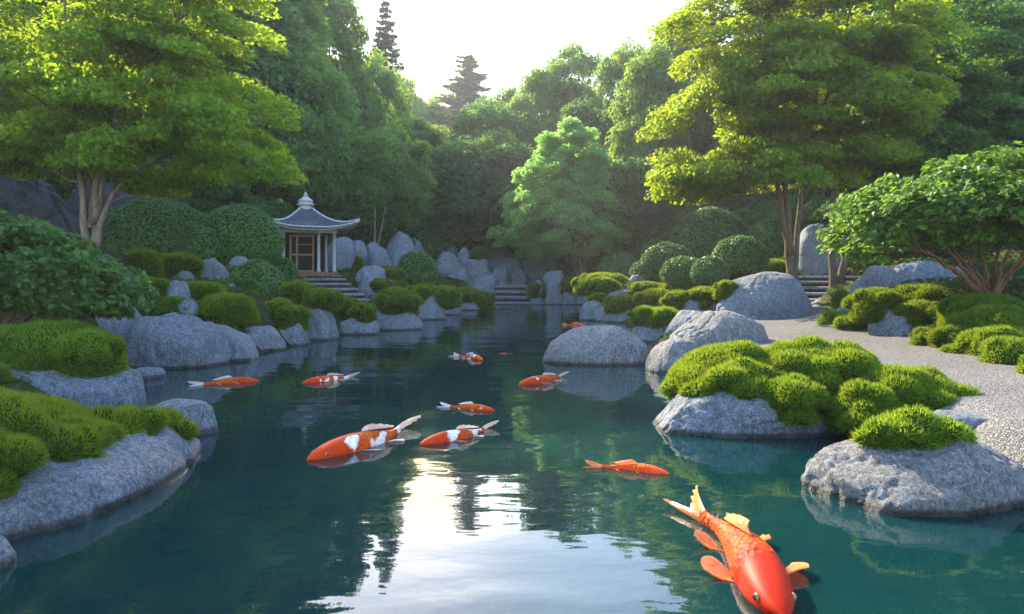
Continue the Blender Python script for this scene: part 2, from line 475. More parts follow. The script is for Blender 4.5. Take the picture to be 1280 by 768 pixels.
CTRL = np.array([
    (-4.5, 4, .28), (-4.3, 6, .3), (-6, 3, .4), (-5.6, 8.5, .45), (-7, 9.5, .75), (-9, 6, 1.0), (-9, 11, 1.4), (-8.8, 15, 2.1), (-6.2, 14, .75), (-7.2, 15.5, 1.15),
    (-7, 18, 1.3), (-5.6, 18, .7), (-8.5, 20, 1.7), (-8.4, 28, 1.42), (-7, 28, 1.40), (-9.5, 29, 1.5), (-6.2, 24.5, .75), (-5.0, 24, .5), (-4.5, 28, .8), (-6.0, 33, 1.8), (-12, 12, 2.6), (-14, 25, 3.2), (-4, 36, 1.2),
    (-10, 40, 3.5), (0, 40.5, .3), (0, 44, .7), (-4, 43, 1.0), (-3, 40, .6), (2.5, 43, .8), (4, 41, 1.2), (6, 43, 1.8), (10, 42, 2.6),
    (4.6, 26, .5), (6, 30, 1.1), (4.5, 33, .9), (8.5, 30, 1.7), (8.5, 27, 1.45), (10.6, 28, 1.6), (12, 30, 2.2), (4.0, 21, .4), (4.8, 23.5, .6), (6.2, 22.5, .6),
    (2.9, 4.1, .3), (3.7, 6, .33), (4.5, 5, .33), (6.5, 4.5, .36), (4, 9, .33), (6, 9.2, .33), (4, 12, .33), (5, 11, .33), (6.2, 13, .35), (5, 15, .36), (6.3, 18, .37), (7.4, 21, .4), (8.6, 23, .42),
    (8.4, 9, .8), (8.6, 13, 1.15), (9.5, 15, 1.35), (8.6, 18, .7), (12, 14, 2), (12, 21, 1.9), (10, 20, 1.2), (20, 25, 4), (9, 5, 1.0), (14, 6, 2),
    (0, 56, 3.2), (-6, 56, 5), (8, 56, 5), (-20, 45, 8), (20, 45, 6.5), (0, 75, 5), (-25, 60, 12), (25, 60, 11), (0, 110, 9), (-40, 80, 18), (40, 80, 17), (-45, 40, 14), (45, 40, 12), (-50, 110, 20), (50, 110, 20), (-30, 15, 7), (30, 15, 6), (0, 150, 12)], dtype=float)
def height(P):
    P = np.atleast_2d(np.asarray(P, dtype=float))
    out = np.empty(len(P))
    for s in range(0, len(P), 20000):
        q = P[s:s + 20000]
        d2 = ((q[:, None, :] - CTRL[None, :, :2]) ** 2).sum(2) + 0.15
        wt = d2 ** -1.9
        z = (wt * CTRL[:, 2]).sum(1) / wt.sum(1)
        sd = pond_sd(q)
        k = np.clip(sd / 1.1, 0, 1); k = k * k * (3 - 2 * k)
        zo = -0.06 * (1 - k) + z * k
        ki = np.clip(-sd / 1.6, 0, 1)
        zi = -0.06 - 0.95 * ki ** 0.8
        out[s:s + 20000] = np.where(sd > 0, zo, zi)
    return out
def gz(x, y): return float(height([(x, y)])[0])

na, nr = 420, 260
ang = np.linspace(R(-105), R(105), na)
rad = np.geomspace(0.8, 190, nr)
gx = rad[:, None] * np.sin(ang)[None, :]; gy = rad[:, None] * np.cos(ang)[None, :]
PP = np.stack([gx.ravel(), gy.ravel()], 1)
zz = height(PP)
rg = np.random.default_rng(3)
zz += snoise(np.c_[PP, np.zeros(len(PP))], rg, 0.6, 3) * 0.02 * np.clip(rad.repeat(na) / 6, 0.3, 3)
i = np.arange(nr - 1)[:, None] * na; j = np.arange(na - 1)[None, :]
q = np.stack([i + j, i + na + j, i + na + j + 1, i + j + 1], -1).reshape(-1, 4)
mb = MB(); mb.add(np.c_[PP, zz], q)
tag(mb.build('ground', M['ground']), kind='structure')

mb = MB()
wx = np.linspace(-12, 8, 60); wy = np.linspace(-4, 42, 120)
WX, WY = np.meshgrid(wx, wy)
i = np.arange(119)[:, None] * 60; j = np.arange(59)[None, :]
mb.add(np.stack([WX.ravel(), WY.ravel(), np.zeros(WX.size)], 1), np.stack([i + j, i + j + 1, i + 61 + j, i + 60 + j], -1).reshape(-1, 4))
tag(mb.build('pond_water', M['water']), kind='structure')

# gravel path: a sheet just above the ground
LEFT = [(3.2, 1.5), (3.0, 4.0), (3.35, 5.2), (3.7, 6.3), (3.9, 9), (3.9, 12.2), (4.3, 14.5), (5.4, 18), (7.0, 21.5), (8.2, 23.4)]
RIGHT = [(9, 1.5), (8.0, 4), (7.2, 6.2), (6.8, 8.2), (6.6, 10), (6.9, 12.5), (7.3, 15), (7.9, 18.3), (9.3, 21.5), (10.2, 23.6)]
def resamp(pl, n):
    p = np.array(pl); t = np.r_[0, np.cumsum(np.linalg.norm(np.diff(p, axis=0), axis=1))]
    u = np.linspace(0, t[-1], n)
    return np.c_[np.interp(u, t, p[:, 0]), np.interp(u, t, p[:, 1])]
L_, R_ = resamp(LEFT, 90), resamp(RIGHT, 90)
u = np.linspace(0, 1, 22)
G = L_[:, None, :] * (1 - u)[None, :, None] + R_[:, None, :] * u[None, :, None]
G = G.reshape(-1, 2)
gzv = height(G) + 0.05
edge = np.tile(np.minimum(u, 1 - u), 90)
gzv -= np.where(edge < 0.02, 0.12, 0)
i = np.arange(89)[:, None] * 22; j = np.arange(21)[None, :]
mb = MB(); mb.add(np.c_[G, gzv], np.stack([i + j, i + j + 1, i + 23 + j, i + 22 + j], -1).reshape(-1, 4))
tag(mb.build('gravel_path', M['gravel']), kind='structure')

# ------------------------------------------------------------------ rocks
def rock_mesh(rx, ry, rz, seed, sub=5, expo=2.4, rough=1.0, skew=0.0, lean=(0, 0), flats=7):
    rng = np.random.default_rng(seed)
    V, Fc = ico(sub)
    p = V.copy()
    # boulder: super-ellipsoid worn by a few broad flats
    r = (np.abs(p) ** expo).sum(1) ** (-1 / expo)
    p = p * r[:, None]
    for k in range(flats):
        n = rng.normal(size=3); n[2] = abs(n[2]) * 0.8; n /= np.linalg.norm(n)
        c = rng.uniform(0.72, 0.96)
        e = p @ n - c
        p -= np.where(e > 0, e * 0.75, 0)[:, None] * n
    p *= (1 + 0.10 * rough * snoise(p, rng, 0.35, 3))[:, None]
    mx = np.abs(p).max(0)
    p = p / mx
    if skew: p[:, 2] *= 1 + skew * p[:, 0]; p[:, 2] /= max(1, p[:, 2].max())
    p[:, 0] += lean[0] * p[:, 2]; p[:, 1] += lean[1] * p[:, 2]
    s = np.array([rx, ry, rz])
    q = p * s
    m = (rx * ry * rz) ** (1 / 3)
    nn = unit(q / (s * s))
    q += nn * (m * 0.030 * rough * snoise(q / m, rng, 1.1, 4, 0.55))[:, None]
    rid = 1 - np.abs(snoise(q / m * np.array([1.5, 1.5, 0.7]), rng, 0.8, 4, 0.55))
    q -= nn * (m * 0.045 * rough * np.clip(rid - 0.86, 0, 1) / 0.14)[:, None]
    return q, Fc

SOLID = [(np.c_[PP, zz], np.concatenate([q[:, :3], q[:, [0, 2, 3]]]))]
def rock_world(c, r, top, base, label, seed, cat='rock', name='boulder', mtl='granite', sub=5, rz=0.0, **kw):
    """boulder standing from base to top with half sizes r = (x, y)"""
    H = top - base
    hz = H * 0.80
    cz = top - hz
    q, Fc = rock_mesh(r[0], r[1], hz, seed, sub, **kw)
    cr_, sr_ = math.cos(rz), math.sin(rz)
    SOLID.append((np.c_[q[:, 0] * cr_ - q[:, 1] * sr_ + c[0], q[:, 0] * sr_ + q[:, 1] * cr_ + c[1], q[:, 2] + cz], Fc))
    mb = MB(); mb.add(q, Fc)
    o = mb.build(name, M[mtl])
    o.location = (c[0], c[1], cz); o.rotation_euler = (0, 0, rz)
    tag(o, label, cat)
    return o

def rock(bb, label, seed, d=None, t=0.9, group=None, sunk=0.0, **kw):
    """bb = outline in the photo; d = distance of its centre, or None for a stone standing at the waterline"""
    x0, y0, x1, y1 = bb
    if d is None:
        df = CH * F / (y1 - HZ)
        wd = (x1 - x0) / F * df
        ry = wd * t / 2
        dc = df + ry * 0.9
        base = 0.0
    else:
        dc = d; ry = (x1 - x0) / F * d * t / 2
        base = CH - (y1 - HZ) / F * (d - ry * 0.9)
    rx = (x1 - x0) / F * dc / 2
    top = CH - (y0 - HZ) / F * dc
    base -= sunk
    o = rock_world((((x0 + x1) / 2 - 640) / F * dc, dc), (rx, ry), top, base - 0.25 * (top - base) * (1 if d is None else 0.6), label, seed, **kw)
    if group: o['group'] = group
    return o

GB = 'shore and garden boulders'
# near left bank
rock_world((-3.92, 5.2), (1.46, 1.80), 0.50, -0.36, 'broad grey rock at near left pond edge carrying the big moss cushion', 11, sub=6, expo=2.35, rough=0.9, flats=2)
rock((183, 498, 273, 548), 'small rounded grey rock ending the near left bank, behind the moss cushion tip', 12, sub=5)
rock((-40, 660, 17, 715), 'grey rock corner cut off by the bottom left picture edge', 13, sub=5)
rock((-70, 438, 186, 505), 'long smooth grey slab below the moss mound under the left leafy shrub', 14, d=8.0, t=0.55, sub=6, rough=0.7, skew=-0.25)
rock((-30, 492, 85, 540), 'low pale slab between the long left slab and near moss cushion', 15, d=6.9, t=0.8, sub=5)
rock((153, 388, 284, 461), 'large rounded boulder at left waterline with smooth domed top', 16, t=0.8, sub=6)
rock((255, 405, 329, 452), 'sloping grey slab rock leaning on the large left waterline boulder', 17, t=0.9, skew=-0.5)
rock((158, 452, 208, 484), 'flat pale stone just under water beside the large left boulder', 18, d=10.6, t=0.9, sunk=0.15)
rock((88, 372, 192, 440), 'dark grey boulder half hidden behind the left leafy shrub', 19, d=12.6, t=0.8)
rock((190, 350, 256, 402), 'grey boulder above the large waterline boulder, next to a small moss tuft', 20, d=14.8)
rock((240, 322, 294, 362), 'round grey boulder below the largest clipped dome on the left', 21, d=19)
rock((206, 336, 248, 366), 'small grey boulder beside moss hedge on the left slope', 22, d=18)
rock((280, 318, 314, 348), 'grey boulder tucked under the right side of the big left dome', 23, d=20.5)
rock((186, 390, 240, 425), 'grey stone wedged behind the large left waterline boulder', 24, d=13.4)
rock((270, 396, 358, 441), 'boulder at waterline under the left pair of moss mounds', 25, t=0.8)
rock((332, 397, 390, 433), 'low stone at waterline under the hanging moss mound', 26, t=0.9)
rock((361, 366, 426, 426), 'tall round shouldered boulder at left waterline before pavilion', 27, t=0.85)
rock((418, 392, 474, 419), 'low stone at waterline right of tall round shouldered boulder', 28, t=0.8)
rock((333, 358, 374, 392), 'grey stone between clipped ball and the moss in front of pavilion', 29, d=20)
rock((462, 383, 531, 413), 'broad low rock at waterline under the round moss mound', 30, t=0.8)
rock((514, 367, 559, 400), 'knobbly grey rock at waterline right of round moss mound', 131, t=0.9)
rock((546, 369, 578, 394), 'small rounded rock at waterline on the far left shore', 32, t=0.9)
rock((568, 374, 612, 388), 'low flat rock under the far left shore moss', 33, t=0.7)
# around the pavilion
rock((312, 344, 372, 368), 'square-shouldered stone block left of pavilion steps', 34, d=25, t=0.8, expo=4)
rock((447, 338, 474, 376), 'sloping boulder flanking the right side of the pavilion steps', 35, d=26, skew=-0.4)
rock((440, 332, 484, 358), 'grey boulder beside sloping flank boulder right of pavilion', 36, d=28)
rock((455, 345, 510, 368), 'pale rounded boulder left of the far clipped ball', 37, d=27.5)
rock((404, 296, 452, 348), 'large grey boulder seen between the pavilion posts', 38, d=33)
rock((430, 298, 462, 338), 'boulder stack stone just right of pavilion', 39, d=35, mtl='granite_far')
rock((452, 303, 480, 340), 'narrow boulder in the stack right of pavilion', 40, d=35.5, mtl='granite_far')
rock((460, 309, 489, 342), 'pointed upright boulder in front of stack right of pavilion', 41, d=34, expo=2.0, mtl='granite_far')
rock((480, 290, 520, 328), 'topmost boulder of the stack above far clipped ball', 42, d=38, mtl='granite_far')
rock((478, 305, 528, 342), 'broad boulder behind the far clipped ball', 43, d=36.5, mtl='granite_far')
rock((538, 314, 578, 356), 'boulder at left end of the back stone wall', 44, d=42, mtl='granite_far')
rock((560, 309, 602, 352), 'second boulder in from left of the back stone wall', 45, d=43, mtl='granite_far')
rock((578, 319, 616, 352), 'squat boulder in the back wall behind upright pale stone', 46, d=42, mtl='granite_far')
rock((565, 334, 587, 362), 'small upright pale stone in front of the back stone wall', 47, d=39.5, expo=2.1)
rock((540, 344, 578, 366), 'low layered rocks left of the small upright pale stone', 48, d=38.5)
rock((586, 342, 630, 370), 'broad low boulder left of the far stone steps', 49, d=40)
rock((600, 317, 660, 366), 'dark wide boulder of the back wall above far steps', 50, d=44.5, mtl='granite_far')
rock((645, 322, 692, 366), 'dark boulder in the back wall right of far steps', 51, d=45, mtl='granite_far')
rock((574, 303, 606, 330), 'upper boulder on the back stone wall left part', 52, d=47, mtl='granite_far')
rock((594, 303, 638, 334), 'upper boulder on the back stone wall above widest stone', 53, d=48, mtl='granite_far')
rock((655, 308, 704, 352), 'slanted back wall boulder left of pale cone tree trunk', 54, d=47, mtl='granite_far')
rock((700, 312, 760, 352), 'shadowed boulder behind the pale cone tree trunk', 55, d=48, mtl='granite_far')
rock((585, 266, 650, 318), 'tall misty cliff stone among trees above back wall', 56, d=54, t=0.6, mtl='granite_far')
rock((540, 280, 590, 318), 'misty weathered cliff stone left of tall cliff stone', 57, d=55, t=0.6, mtl='granite_far')
rock((520, 326, 548, 352), 'rough boulder between far clipped ball and the back stone wall', 301, d=39, mtl='granite_far', rough=1.5)
rock((608, 330, 640, 366), 'craggy boulder standing directly left behind the far steps', 302, d=42, mtl='granite_far', rough=1.5)
rock((634, 336, 664, 362), 'craggy low boulder directly behind the far steps', 303, d=42.5, mtl='granite_far', rough=1.5)
rock((546, 300, 574, 326), 'rough upper boulder at the left end of the back stone wall', 304, d=46, mtl='granite_far', rough=1.5)
rock((622, 296, 662, 326), 'rough topmost boulder above the dark wide back wall stone', 305, d=49.5, mtl='granite_far', rough=1.5)
rock((500, 296, 530, 322), 'rough boulder between misty domes above the far clipped ball', 306, d=41, mtl='granite_far', rough=1.5)
rock((222, 374, 252, 398), 'small stone between round moss mound and the left boulder', 307, d=14.0)
rock((272, 352, 300, 376), 'small stone at the left foot of the clipped ball', 308, d=17.6)
rock((150, 322, 182, 346), 'stone half sunk in the flat topped moss hedge', 309, d=17.2)
# far right of the steps
rock((672, 334, 713, 381), 'tall upright egg shaped stone right of far steps', 158, t=0.7, expo=3.2, rough=0.6)
rock((661, 350, 681, 381), 'narrow leaning stone touching tall upright egg shaped stone', 59, t=0.9, lean=(0.12, 0))
rock((699, 357, 724, 381), 'squat stone right of tall upright egg shaped stone', 60, t=0.9)
rock((716, 362, 738, 381), 'small stone second right of the tall upright stone', 61, t=0.9)
rock((728, 361, 752, 383), 'sloping small stone at the pond corner right of far steps', 62, t=0.9)
# right shore
rock((724, 374, 757, 401), 'rounded rock at left tip of the right shore', 63, t=0.9)
rock((741, 383, 768, 402), 'small rock at waterline behind the large right boulder', 64, t=0.9)
rock((752, 376, 818, 404), 'flat-topped rock at waterline left of the small moss pad', 65, t=0.8)
rock((752, 359, 792, 380), 'low pale rock on right slope below pointed stone', 66, d=28)
rock((781, 341, 808, 372), 'pointed tilted stone on right slope among moss', 67, d=30, expo=2.0, lean=(0.2, 0))
rock((768, 350, 786, 366), 'small stone left of the pointed tilted stone', 68, d=31)
rock((676, 403, 813, 457), 'large pale boulder jutting into the pond from the right shore', 69, t=0.75, sub=6, rough=0.8, skew=0.28, mtl='granite_pale')
rock((804, 420, 885, 468), 'grey boulder at waterline right of the large jutting boulder', 70, t=0.9, mtl='granite_pale')
rock((833, 388, 962, 438), 'long low brown stained boulder behind the big sunlit moss', 71, d=12.6, t=0.6, sub=6, mtl='granite_pale')
rock((826, 386, 908, 422), 'grey boulder behind the long low stained boulder', 72, d=15.2, t=0.7)
rock((790, 395, 850, 428), 'half hidden low rock under the small moss pad', 73, d=16.6, t=0.8)
rock((845, 372, 905, 392), 'low grey rock under moss left of the long path boulder', 74, d=19.5, t=0.7)
rock((893, 340, 1014, 393), 'huge smooth boulder between moss slope and gravel path', 75, d=18.6, t=0.55, sub=6, rough=0.7, skew=0.15)
rock((995, 279, 1057, 350), 'tall upright rounded stone at top of right steps', 76, d=26.5, t=0.7, sub=6, expo=2.6)
rock((1073, 329, 1132, 366), 'round dark boulder behind mossy bank right of steps', 77, d=17.8)
rock((1108, 326, 1192, 368), 'wide dark boulder behind round one under the right shrub', 78, d=17.5, t=0.7)
rock((1178, 333, 1236, 374), 'dark boulder behind the trunks of the right shrub', 79, d=15.8, t=0.8)
rock((1246, 345, 1310, 380), 'dark boulder right of trunks of the right shrub', 80, d=14.8, t=0.8)
rock((1060, 350, 1082, 382), 'narrow upright stone beside the right steps', 81, d=17, t=0.9, lean=(0.25, 0))
rock((1045, 376, 1110, 402), 'low stone under moss at foot of the right steps', 82, d=15.5, t=0.7)
rock((1088, 383, 1190, 428), 'wrinkled boulder with moss cap at the gravel path edge', 83, d=13.2, t=0.7, sub=6, rough=1.2)
rock((801, 478, 1044, 548), 'broad grey rock at right waterline carrying the big sunlit moss', 84, t=0.6, sub=6, skew=-0.05)
rock((1008, 543, 1282, 644), 'large pale rock at near right waterline with one moss tuft on top', 85, t=0.78, sub=6, rough=0.9, skew=0.10, expo=2.8, mtl='granite_pale')
rock((1120, 515, 1330, 590), 'low grey slab behind near right rock at the path edge', 86, d=6.0, t=0.5, sub=5)
rock((1000, 490, 1090, 560), 'shadowed rock in the gap under the overhanging sunlit moss', 87, d=7.1, t=0.8)

# dark cliff at the left
rng = np.random.default_rng(90)
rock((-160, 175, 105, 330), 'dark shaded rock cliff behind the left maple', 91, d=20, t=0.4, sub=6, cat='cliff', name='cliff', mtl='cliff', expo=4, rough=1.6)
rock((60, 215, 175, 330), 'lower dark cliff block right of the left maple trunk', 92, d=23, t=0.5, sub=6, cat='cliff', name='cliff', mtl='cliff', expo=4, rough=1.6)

# ------------------------------------------------------------------ stone steps
def stone_steps(p0, p1, width, n, label, dz_side=0.0):
    """n slabs climbing from p0 (front foot) to p1 (top back)"""
    p0, p1 = Vector(p0), Vector(p1)
    dirv = (p1 - p0); run = Vector((dirv.x, dirv.y, 0)); L = run.length; rz = math.atan2(run.y, run.x) - math.pi / 2
    root = empty('stone_steps', p0, rz)
    tag(root, label, 'steps')
    tread = L / n; rise = (p1.z - p0.z) / n
    for k in range(n):
        mb = MB()
        rr = random.Random(k * 7 + int(L * 100))
        wk = width * rr.uniform(0.96, 1.04)
        mb.box((rr.uniform(-.03, .03) * width, tread * (k + 0.5) + 0.02, rise * (k + 1) - rise * 0.26), (wk, tread * 1.3, rise * 0.52), bev=0.018, rz=rr.uniform(-.015, .015))
        st = mb.build('step', M['step'], root)
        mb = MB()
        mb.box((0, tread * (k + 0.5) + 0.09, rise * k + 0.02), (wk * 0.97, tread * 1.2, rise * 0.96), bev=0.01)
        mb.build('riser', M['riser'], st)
    return root
stone_steps(at(434, 381, 23.0) + Vector((0, 0, 0)), at(402, 348, 26.6), 1.5, 5, 'grey stone stairway climbing from the shore to the pavilion')
stone_steps((-0.0 + (641 - 640) / F * 38, 37.2, -0.15), (0.05, 39.9, 1.0), 2.05, 4, 'wide dark stone steps at the far end of the pond')
stone_steps(at(1004, 390, 21.3), at(1046, 345, 25.5), 3.0, 6, 'grey slab steps rising from gravel path beside the upright stone')

# ------------------------------------------------------------------ moss
from mathutils.bvhtree import BVHTree
_v = np.concatenate([v for v, f in SOLID]); _o = np.cumsum([0] + [len(v) for v, f in SOLID])
_f = np.concatenate([f + o for (v, f), o in zip(SOLID, _o)])
BVH = BVHTree.FromPolygons(_v.tolist(), _f.tolist())
def surface(px, py):
    """the point of rock or ground seen at a photo pixel"""
    dv = at(px, py, 10) - Vector((0, 0, CH))
    loc = BVH.ray_cast(Vector((0, 0, CH)), dv.normalized())[0]
    return loc
def drop(x, y, z):
    loc = BVH.ray_cast(Vector((x, y, z + 3)), Vector((0, 0, -1)))[0]
    return loc.z if loc else z

def moss_bumps(bb, d, n, rng, depth=0.9):
    """cushions filling an outline and resting on what lies below; returns ellipsoids (centre, radii)"""
    x0, y0, x1, y1 = bb
    best = None
    for fx in (0.5, 0.35, 0.65):
        q = surface(x0 + (x1 - x0) * fx, y1 - 2)
        if q is not None and q.z > 0.03 and (best is None or q.y < best.y): best = q
    if best is not None and abs(best.y - d) < 0.28 * d:
        df = best.y
        D = (x1 - x0) / F * df / 2 * depth
        dc = df + D * 0.85
    else:
        dc = d
    W = (x1 - x0) / F * dc / 2; D = W * depth
    c = at((x0 + x1) / 2, y0, dc)
    ztop = c.z
    zb = min(best.z, ztop - 0.3 * W) if best is not None else CH - (y1 - HZ) / F * (dc - D)
    H = max(ztop - zb, 0.25 * W)
    out = [((c.x, c.y, zb), (W * 0.86, D * 0.9, H * 0.93))]
    for k in range(n):
        a = rng.random() * 6.283; rr = 0.30 + 0.5 * math.sqrt(rng.random())
        x, y = math.cos(a) * rr, math.sin(a) * rr
        s = rng.uniform(0.18, 0.36)
        zt = math.sqrt(max(0.05, 1 - rr * rr * 0.95)) * 0.96
        hx = max(W * s, 0.05); hz = min(H * rng.uniform(0.5, 0.7), hx * 1.0)
        out.append(((c.x + x * W, c.y + y * D, zb + H * zt - hz * 0.88), (hx, max(D * s, 0.05), hz)))
    return out

def moss(parts, label, seed, blade=0.035, dens=1.0, name='moss_mound', group=None, n=15, depth=0.9):
    rng = np.random.default_rng(seed)
    B = []
    for it in parts:
        if it[0] == 'mass':
            _, cx, cy, rx, ry, zb, zt, nc, rc = it
            B.append(((cx, cy, zb), (rx, ry, zt - zb)))
            for k in range(nc):
                u = unit(rng.normal(size=3)); u[2] = abs(u[2]); u[1] = -abs(u[1]) if rng.random() < .7 else u[1]
                r = rng.uniform(.6, 1.35) * rc
                B.append(((cx + u[0] * rx * .93, cy + u[1] * ry * .93, zb + u[2] * (zt - zb) * .93 - r * .25), (r, r, r * .8)))
        elif len(it) == 2: B += moss_bumps(it[0], it[1], n, rng, depth)
        else: B += [((it[0], it[1], drop(it[0], it[1], 0.3) - 0.03), (it[2], it[3], it[4]))]
    org = np.array(B[0][0])
    ce = np.array([b[0] for b in B]); ra = np.array([b[1] for b in B])
    mb = MB()
    V, Fc = ico(3)
    LOW = np.array([1, 1, 0.4])
    for c, r in zip(ce, ra):
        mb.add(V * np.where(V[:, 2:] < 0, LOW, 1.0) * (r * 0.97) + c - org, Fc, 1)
    pos, nor = [], []
    for k, (c, r) in enumerate(zip(ce, ra)):
        area = 2 * np.pi * ((r[0] * r[1]) ** 1.6 / 3 + (r[0] * r[2]) ** 1.6 / 3 + (r[1] * r[2]) ** 1.6 / 3) ** (1 / 1.6) * 1.3
        N = int(min(30000, area * dens * 13 / (blade * blade)))
        u = unit(rng.normal(size=(int(N * 1.3), 3))); u = u[u[:, 2] > -0.6]; N = len(u)
        p = u * r * np.where(u[:, 2:] < 0, LOW, 1.0) + c
        nn = unit(u / r)
        ok = np.ones(N, bool)
        for k2 in range(len(ce)):
            if k2 != k: dq = (p - ce[k2]) / ra[k2]; dq[:, 2] *= np.where(dq[:, 2] < 0, 2.5, 1.0); ok &= ((dq ** 2).sum(1) > 0.94)
        pos.append(p[ok]); nor.append(nn[ok])
    p = np.concatenate(pos); nn = np.concatenate(nor)
    N = len(p)
    dr = unit(nn + rng.normal(size=(N, 3)) * 0.38 + np.array([0, 0, 0.25]))
    t = unit(np.cross(dr, rng.normal(size=(N, 3))))
    ln = blade * rng.uniform(0.6, 1.25, N)[:, None]
    wd = blade * 0.11
    v = np.empty((N, 3, 3))
    b0 = p - nn * blade * 0.15 - org
    v[:, 0] = b0 - t * wd; v[:, 1] = b0 + t * wd; v[:, 2] = b0 + dr * ln
    mb.add(v.reshape(-1, 3), np.arange(N * 3).reshape(-1, 3), 0, False)
    o = mb.build(name, [M['moss'], M['moss_shade_core']])
    o.location = org
    tag(o, label, 'moss', group)
    return o

moss([('mass', -3.8, 4.9, .86, .98, .30, .66, 42, .18), ('mass', -3.3, 4.4, .34, .36, .27, .54, 10, .14), ('mass', -3.1, 5.05, .30, .32, .22, .50, 9, .12), ('mass', -3.05, 5.6, .28, .34, .2, .46, 8, .12), ('mass', -2.93, 6.02, .2, .24, .15, .38, 5, .1), ('mass', -4.5, 4.9, .6, .8, .26, .55, 14, .18)],
     'big bristly moss cushion on the near left rock', 201, 0.042)
moss([((-20, 400, 135, 462), 8.7), ((60, 410, 161, 472), 8.3)], 'dark green moss mound below the left leafy shrub', 202, 0.05)
moss([((-14, 455, 16, 484), 7.6)], 'tiny moss tuft cut by left picture edge on grey slab', 203, 0.04, n=4)
moss([((193, 370, 238, 392), 13.6)], 'small flat moss tuft left of the big left boulder pair', 204, 0.05, n=5)
moss([((240, 365, 328, 404), 14.6)], 'round moss mound in front of clipped ball on the left bank', 205, 0.05)
moss([((326, 372, 372, 398), 16.6), ((338, 380, 388, 411), 16.3)], 'moss mound hanging over waterline stones right of the round one', 206, 0.05)
moss([((350, 350, 396, 378), 20.5), ((374, 359, 428, 386), 20), ((408, 370, 452, 396), 19.6), ((436, 378, 473, 404), 19.2)], 'long moss ridge sloping down before the pavilion steps', 207, 0.06)
moss([((464, 359, 527, 394), 21)], 'round moss mound on low rock in front of pavilion steps', 208, 0.06)
moss([((452, 348, 492, 364), 26), ((480, 350, 512, 368), 26.5)], 'low moss strip right of the pavilion steps', 209, 0.07)
moss([((505, 354, 552, 376), 28), ((530, 356, 580, 382), 28.5)], 'moss bank right of the far clipped ball along shore', 210, 0.07)
moss([((565, 358, 602, 380), 32), ((585, 362, 620, 386), 32.5)], 'moss bank at far left corner by the far steps', 211, 0.08)
moss([((148, 310, 205, 340), 18.5), ((190, 315, 252, 345), 18.5)], 'flat topped moss hedge under the dark left dome', 212, 0.06)
moss([((155, 345, 216, 378), 15)], 'moss mound behind the right end of the left leafy shrub', 213, 0.05)
moss([((215, 352, 285, 372), 17)], 'low moss strip left of the clipped ball', 214, 0.06)
moss([((430, 320, 458, 338), 30.5)], 'small moss tuft by boulders just right of pavilion', 215, 0.08, n=5)
moss([((468, 334, 510, 350), 32)], 'low moss behind far clipped ball on left', 216, 0.08, n=5)
moss([((585, 308, 612, 326), 45)], 'moss cap on the back stone wall', 217, 0.1, n=5)
moss([((655, 350, 690, 372), 42)], 'dark moss bush behind the tall upright stone', 218, 0.1, n=5)
moss([((712, 340, 790, 366), 37), ((730, 345, 775, 372), 35), ((690, 345, 740, 368), 38)], 'shadowed moss bank under the pale cone tree', 219, 0.09, depth=0.6)
moss([((733, 366, 762, 378), 27)], 'tiny moss pad near the left tip of the right shore', 220, 0.06, n=5)
moss([((752, 368, 810, 390), 24), ((790, 360, 850, 384), 25), ((820, 350, 905, 376), 27), ((785, 352, 830, 368), 29)], 'broad moss slope descending the right shore', 221, 0.08, depth=0.7)
moss([((828, 362, 868, 388), 21), ((855, 358, 905, 380), 21.5), ((890, 350, 925, 372), 22.5)], 'row of moss mounds above the low rocks on right shore', 222, 0.07, depth=0.8)
moss([((784, 382, 825, 404), 17.5), ((800, 383, 853, 410), 17)], 'small round moss pad above large jutting right boulder', 223, 0.055)
moss([((861, 374, 895, 389), 17.2)], 'small moss tuft at left foot of the huge smooth boulder', 224, 0.055, n=5)
moss([((905, 324, 1000, 346), 27), ((880, 330, 930, 352), 26)], 'low moss hedge behind the huge smooth boulder', 225, 0.08, depth=0.6)
moss([('mass', 2.38, 7.75, .72, .6, .25, .76, 22, .17), ('mass', 3.2, 7.65, .85, .75, .2, .78, 26, .19), ('mass', 3.85, 7.15, .66, .6, .15, .58, 20, .18), ('mass', 2.6, 6.86, .30, .24, .20, .52, 10, .13), ('mass', 3.3, 6.7, .36, .30, .14, .46, 10, .14), ('mass', 2.3, 7.2, .4, .3, .34, .64, 10, .14), ('mass', 2.0, 7.4, .36, .3, .25, .55, 8, .13)],
     'huge bright sunlit moss cushion sprawling over the right shore rock', 226, 0.042)
moss([('mass', 2.82, 5.06, .30, .24, .37, .53, 12, .085), ('mass', 2.62, 5.02, .17, .17, .36, .49, 6, .07)], 'single bristly moss tuft on top of the near right rock', 227, 0.05, 1.0, n=5)
moss([((1021, 388, 1065, 408), 15.4), ((1040, 392, 1102, 416), 14.8)], 'low moss clump at the gravel edge by right steps', 228, 0.055)
moss([((1038, 360, 1064, 383), 18.5)], 'moss tuft on the right side of the slab steps', 229, 0.06, n=5)
moss([((1060, 358, 1128, 398), 14.6), ((1110, 355, 1200, 380), 15.5)], 'lit moss mound left of the right shrub trunk', 230, 0.055)
moss([((1112, 374, 1184, 408), 13.0)], 'moss cap on the wrinkled path edge boulder', 231, 0.05)
moss([((1172, 366, 1290, 412), 13.2), ((1185, 380, 1300, 430), 12.0)], 'wide moss bank at foot of the right shrub', 232, 0.055)
moss([((1138, 408, 1180, 436), 11.6), ((1160, 405, 1215, 440), 11.3)], 'small moss clump at gravel edge right of wrinkled boulder', 233, 0.05)
moss([((1180, 428, 1220, 450), 10.6), ((1205, 405, 1300, 450), 11.2), ((1225, 420, 1300, 462), 10.4)], 'moss bank along gravel edge at right picture border', 234, 0.05)
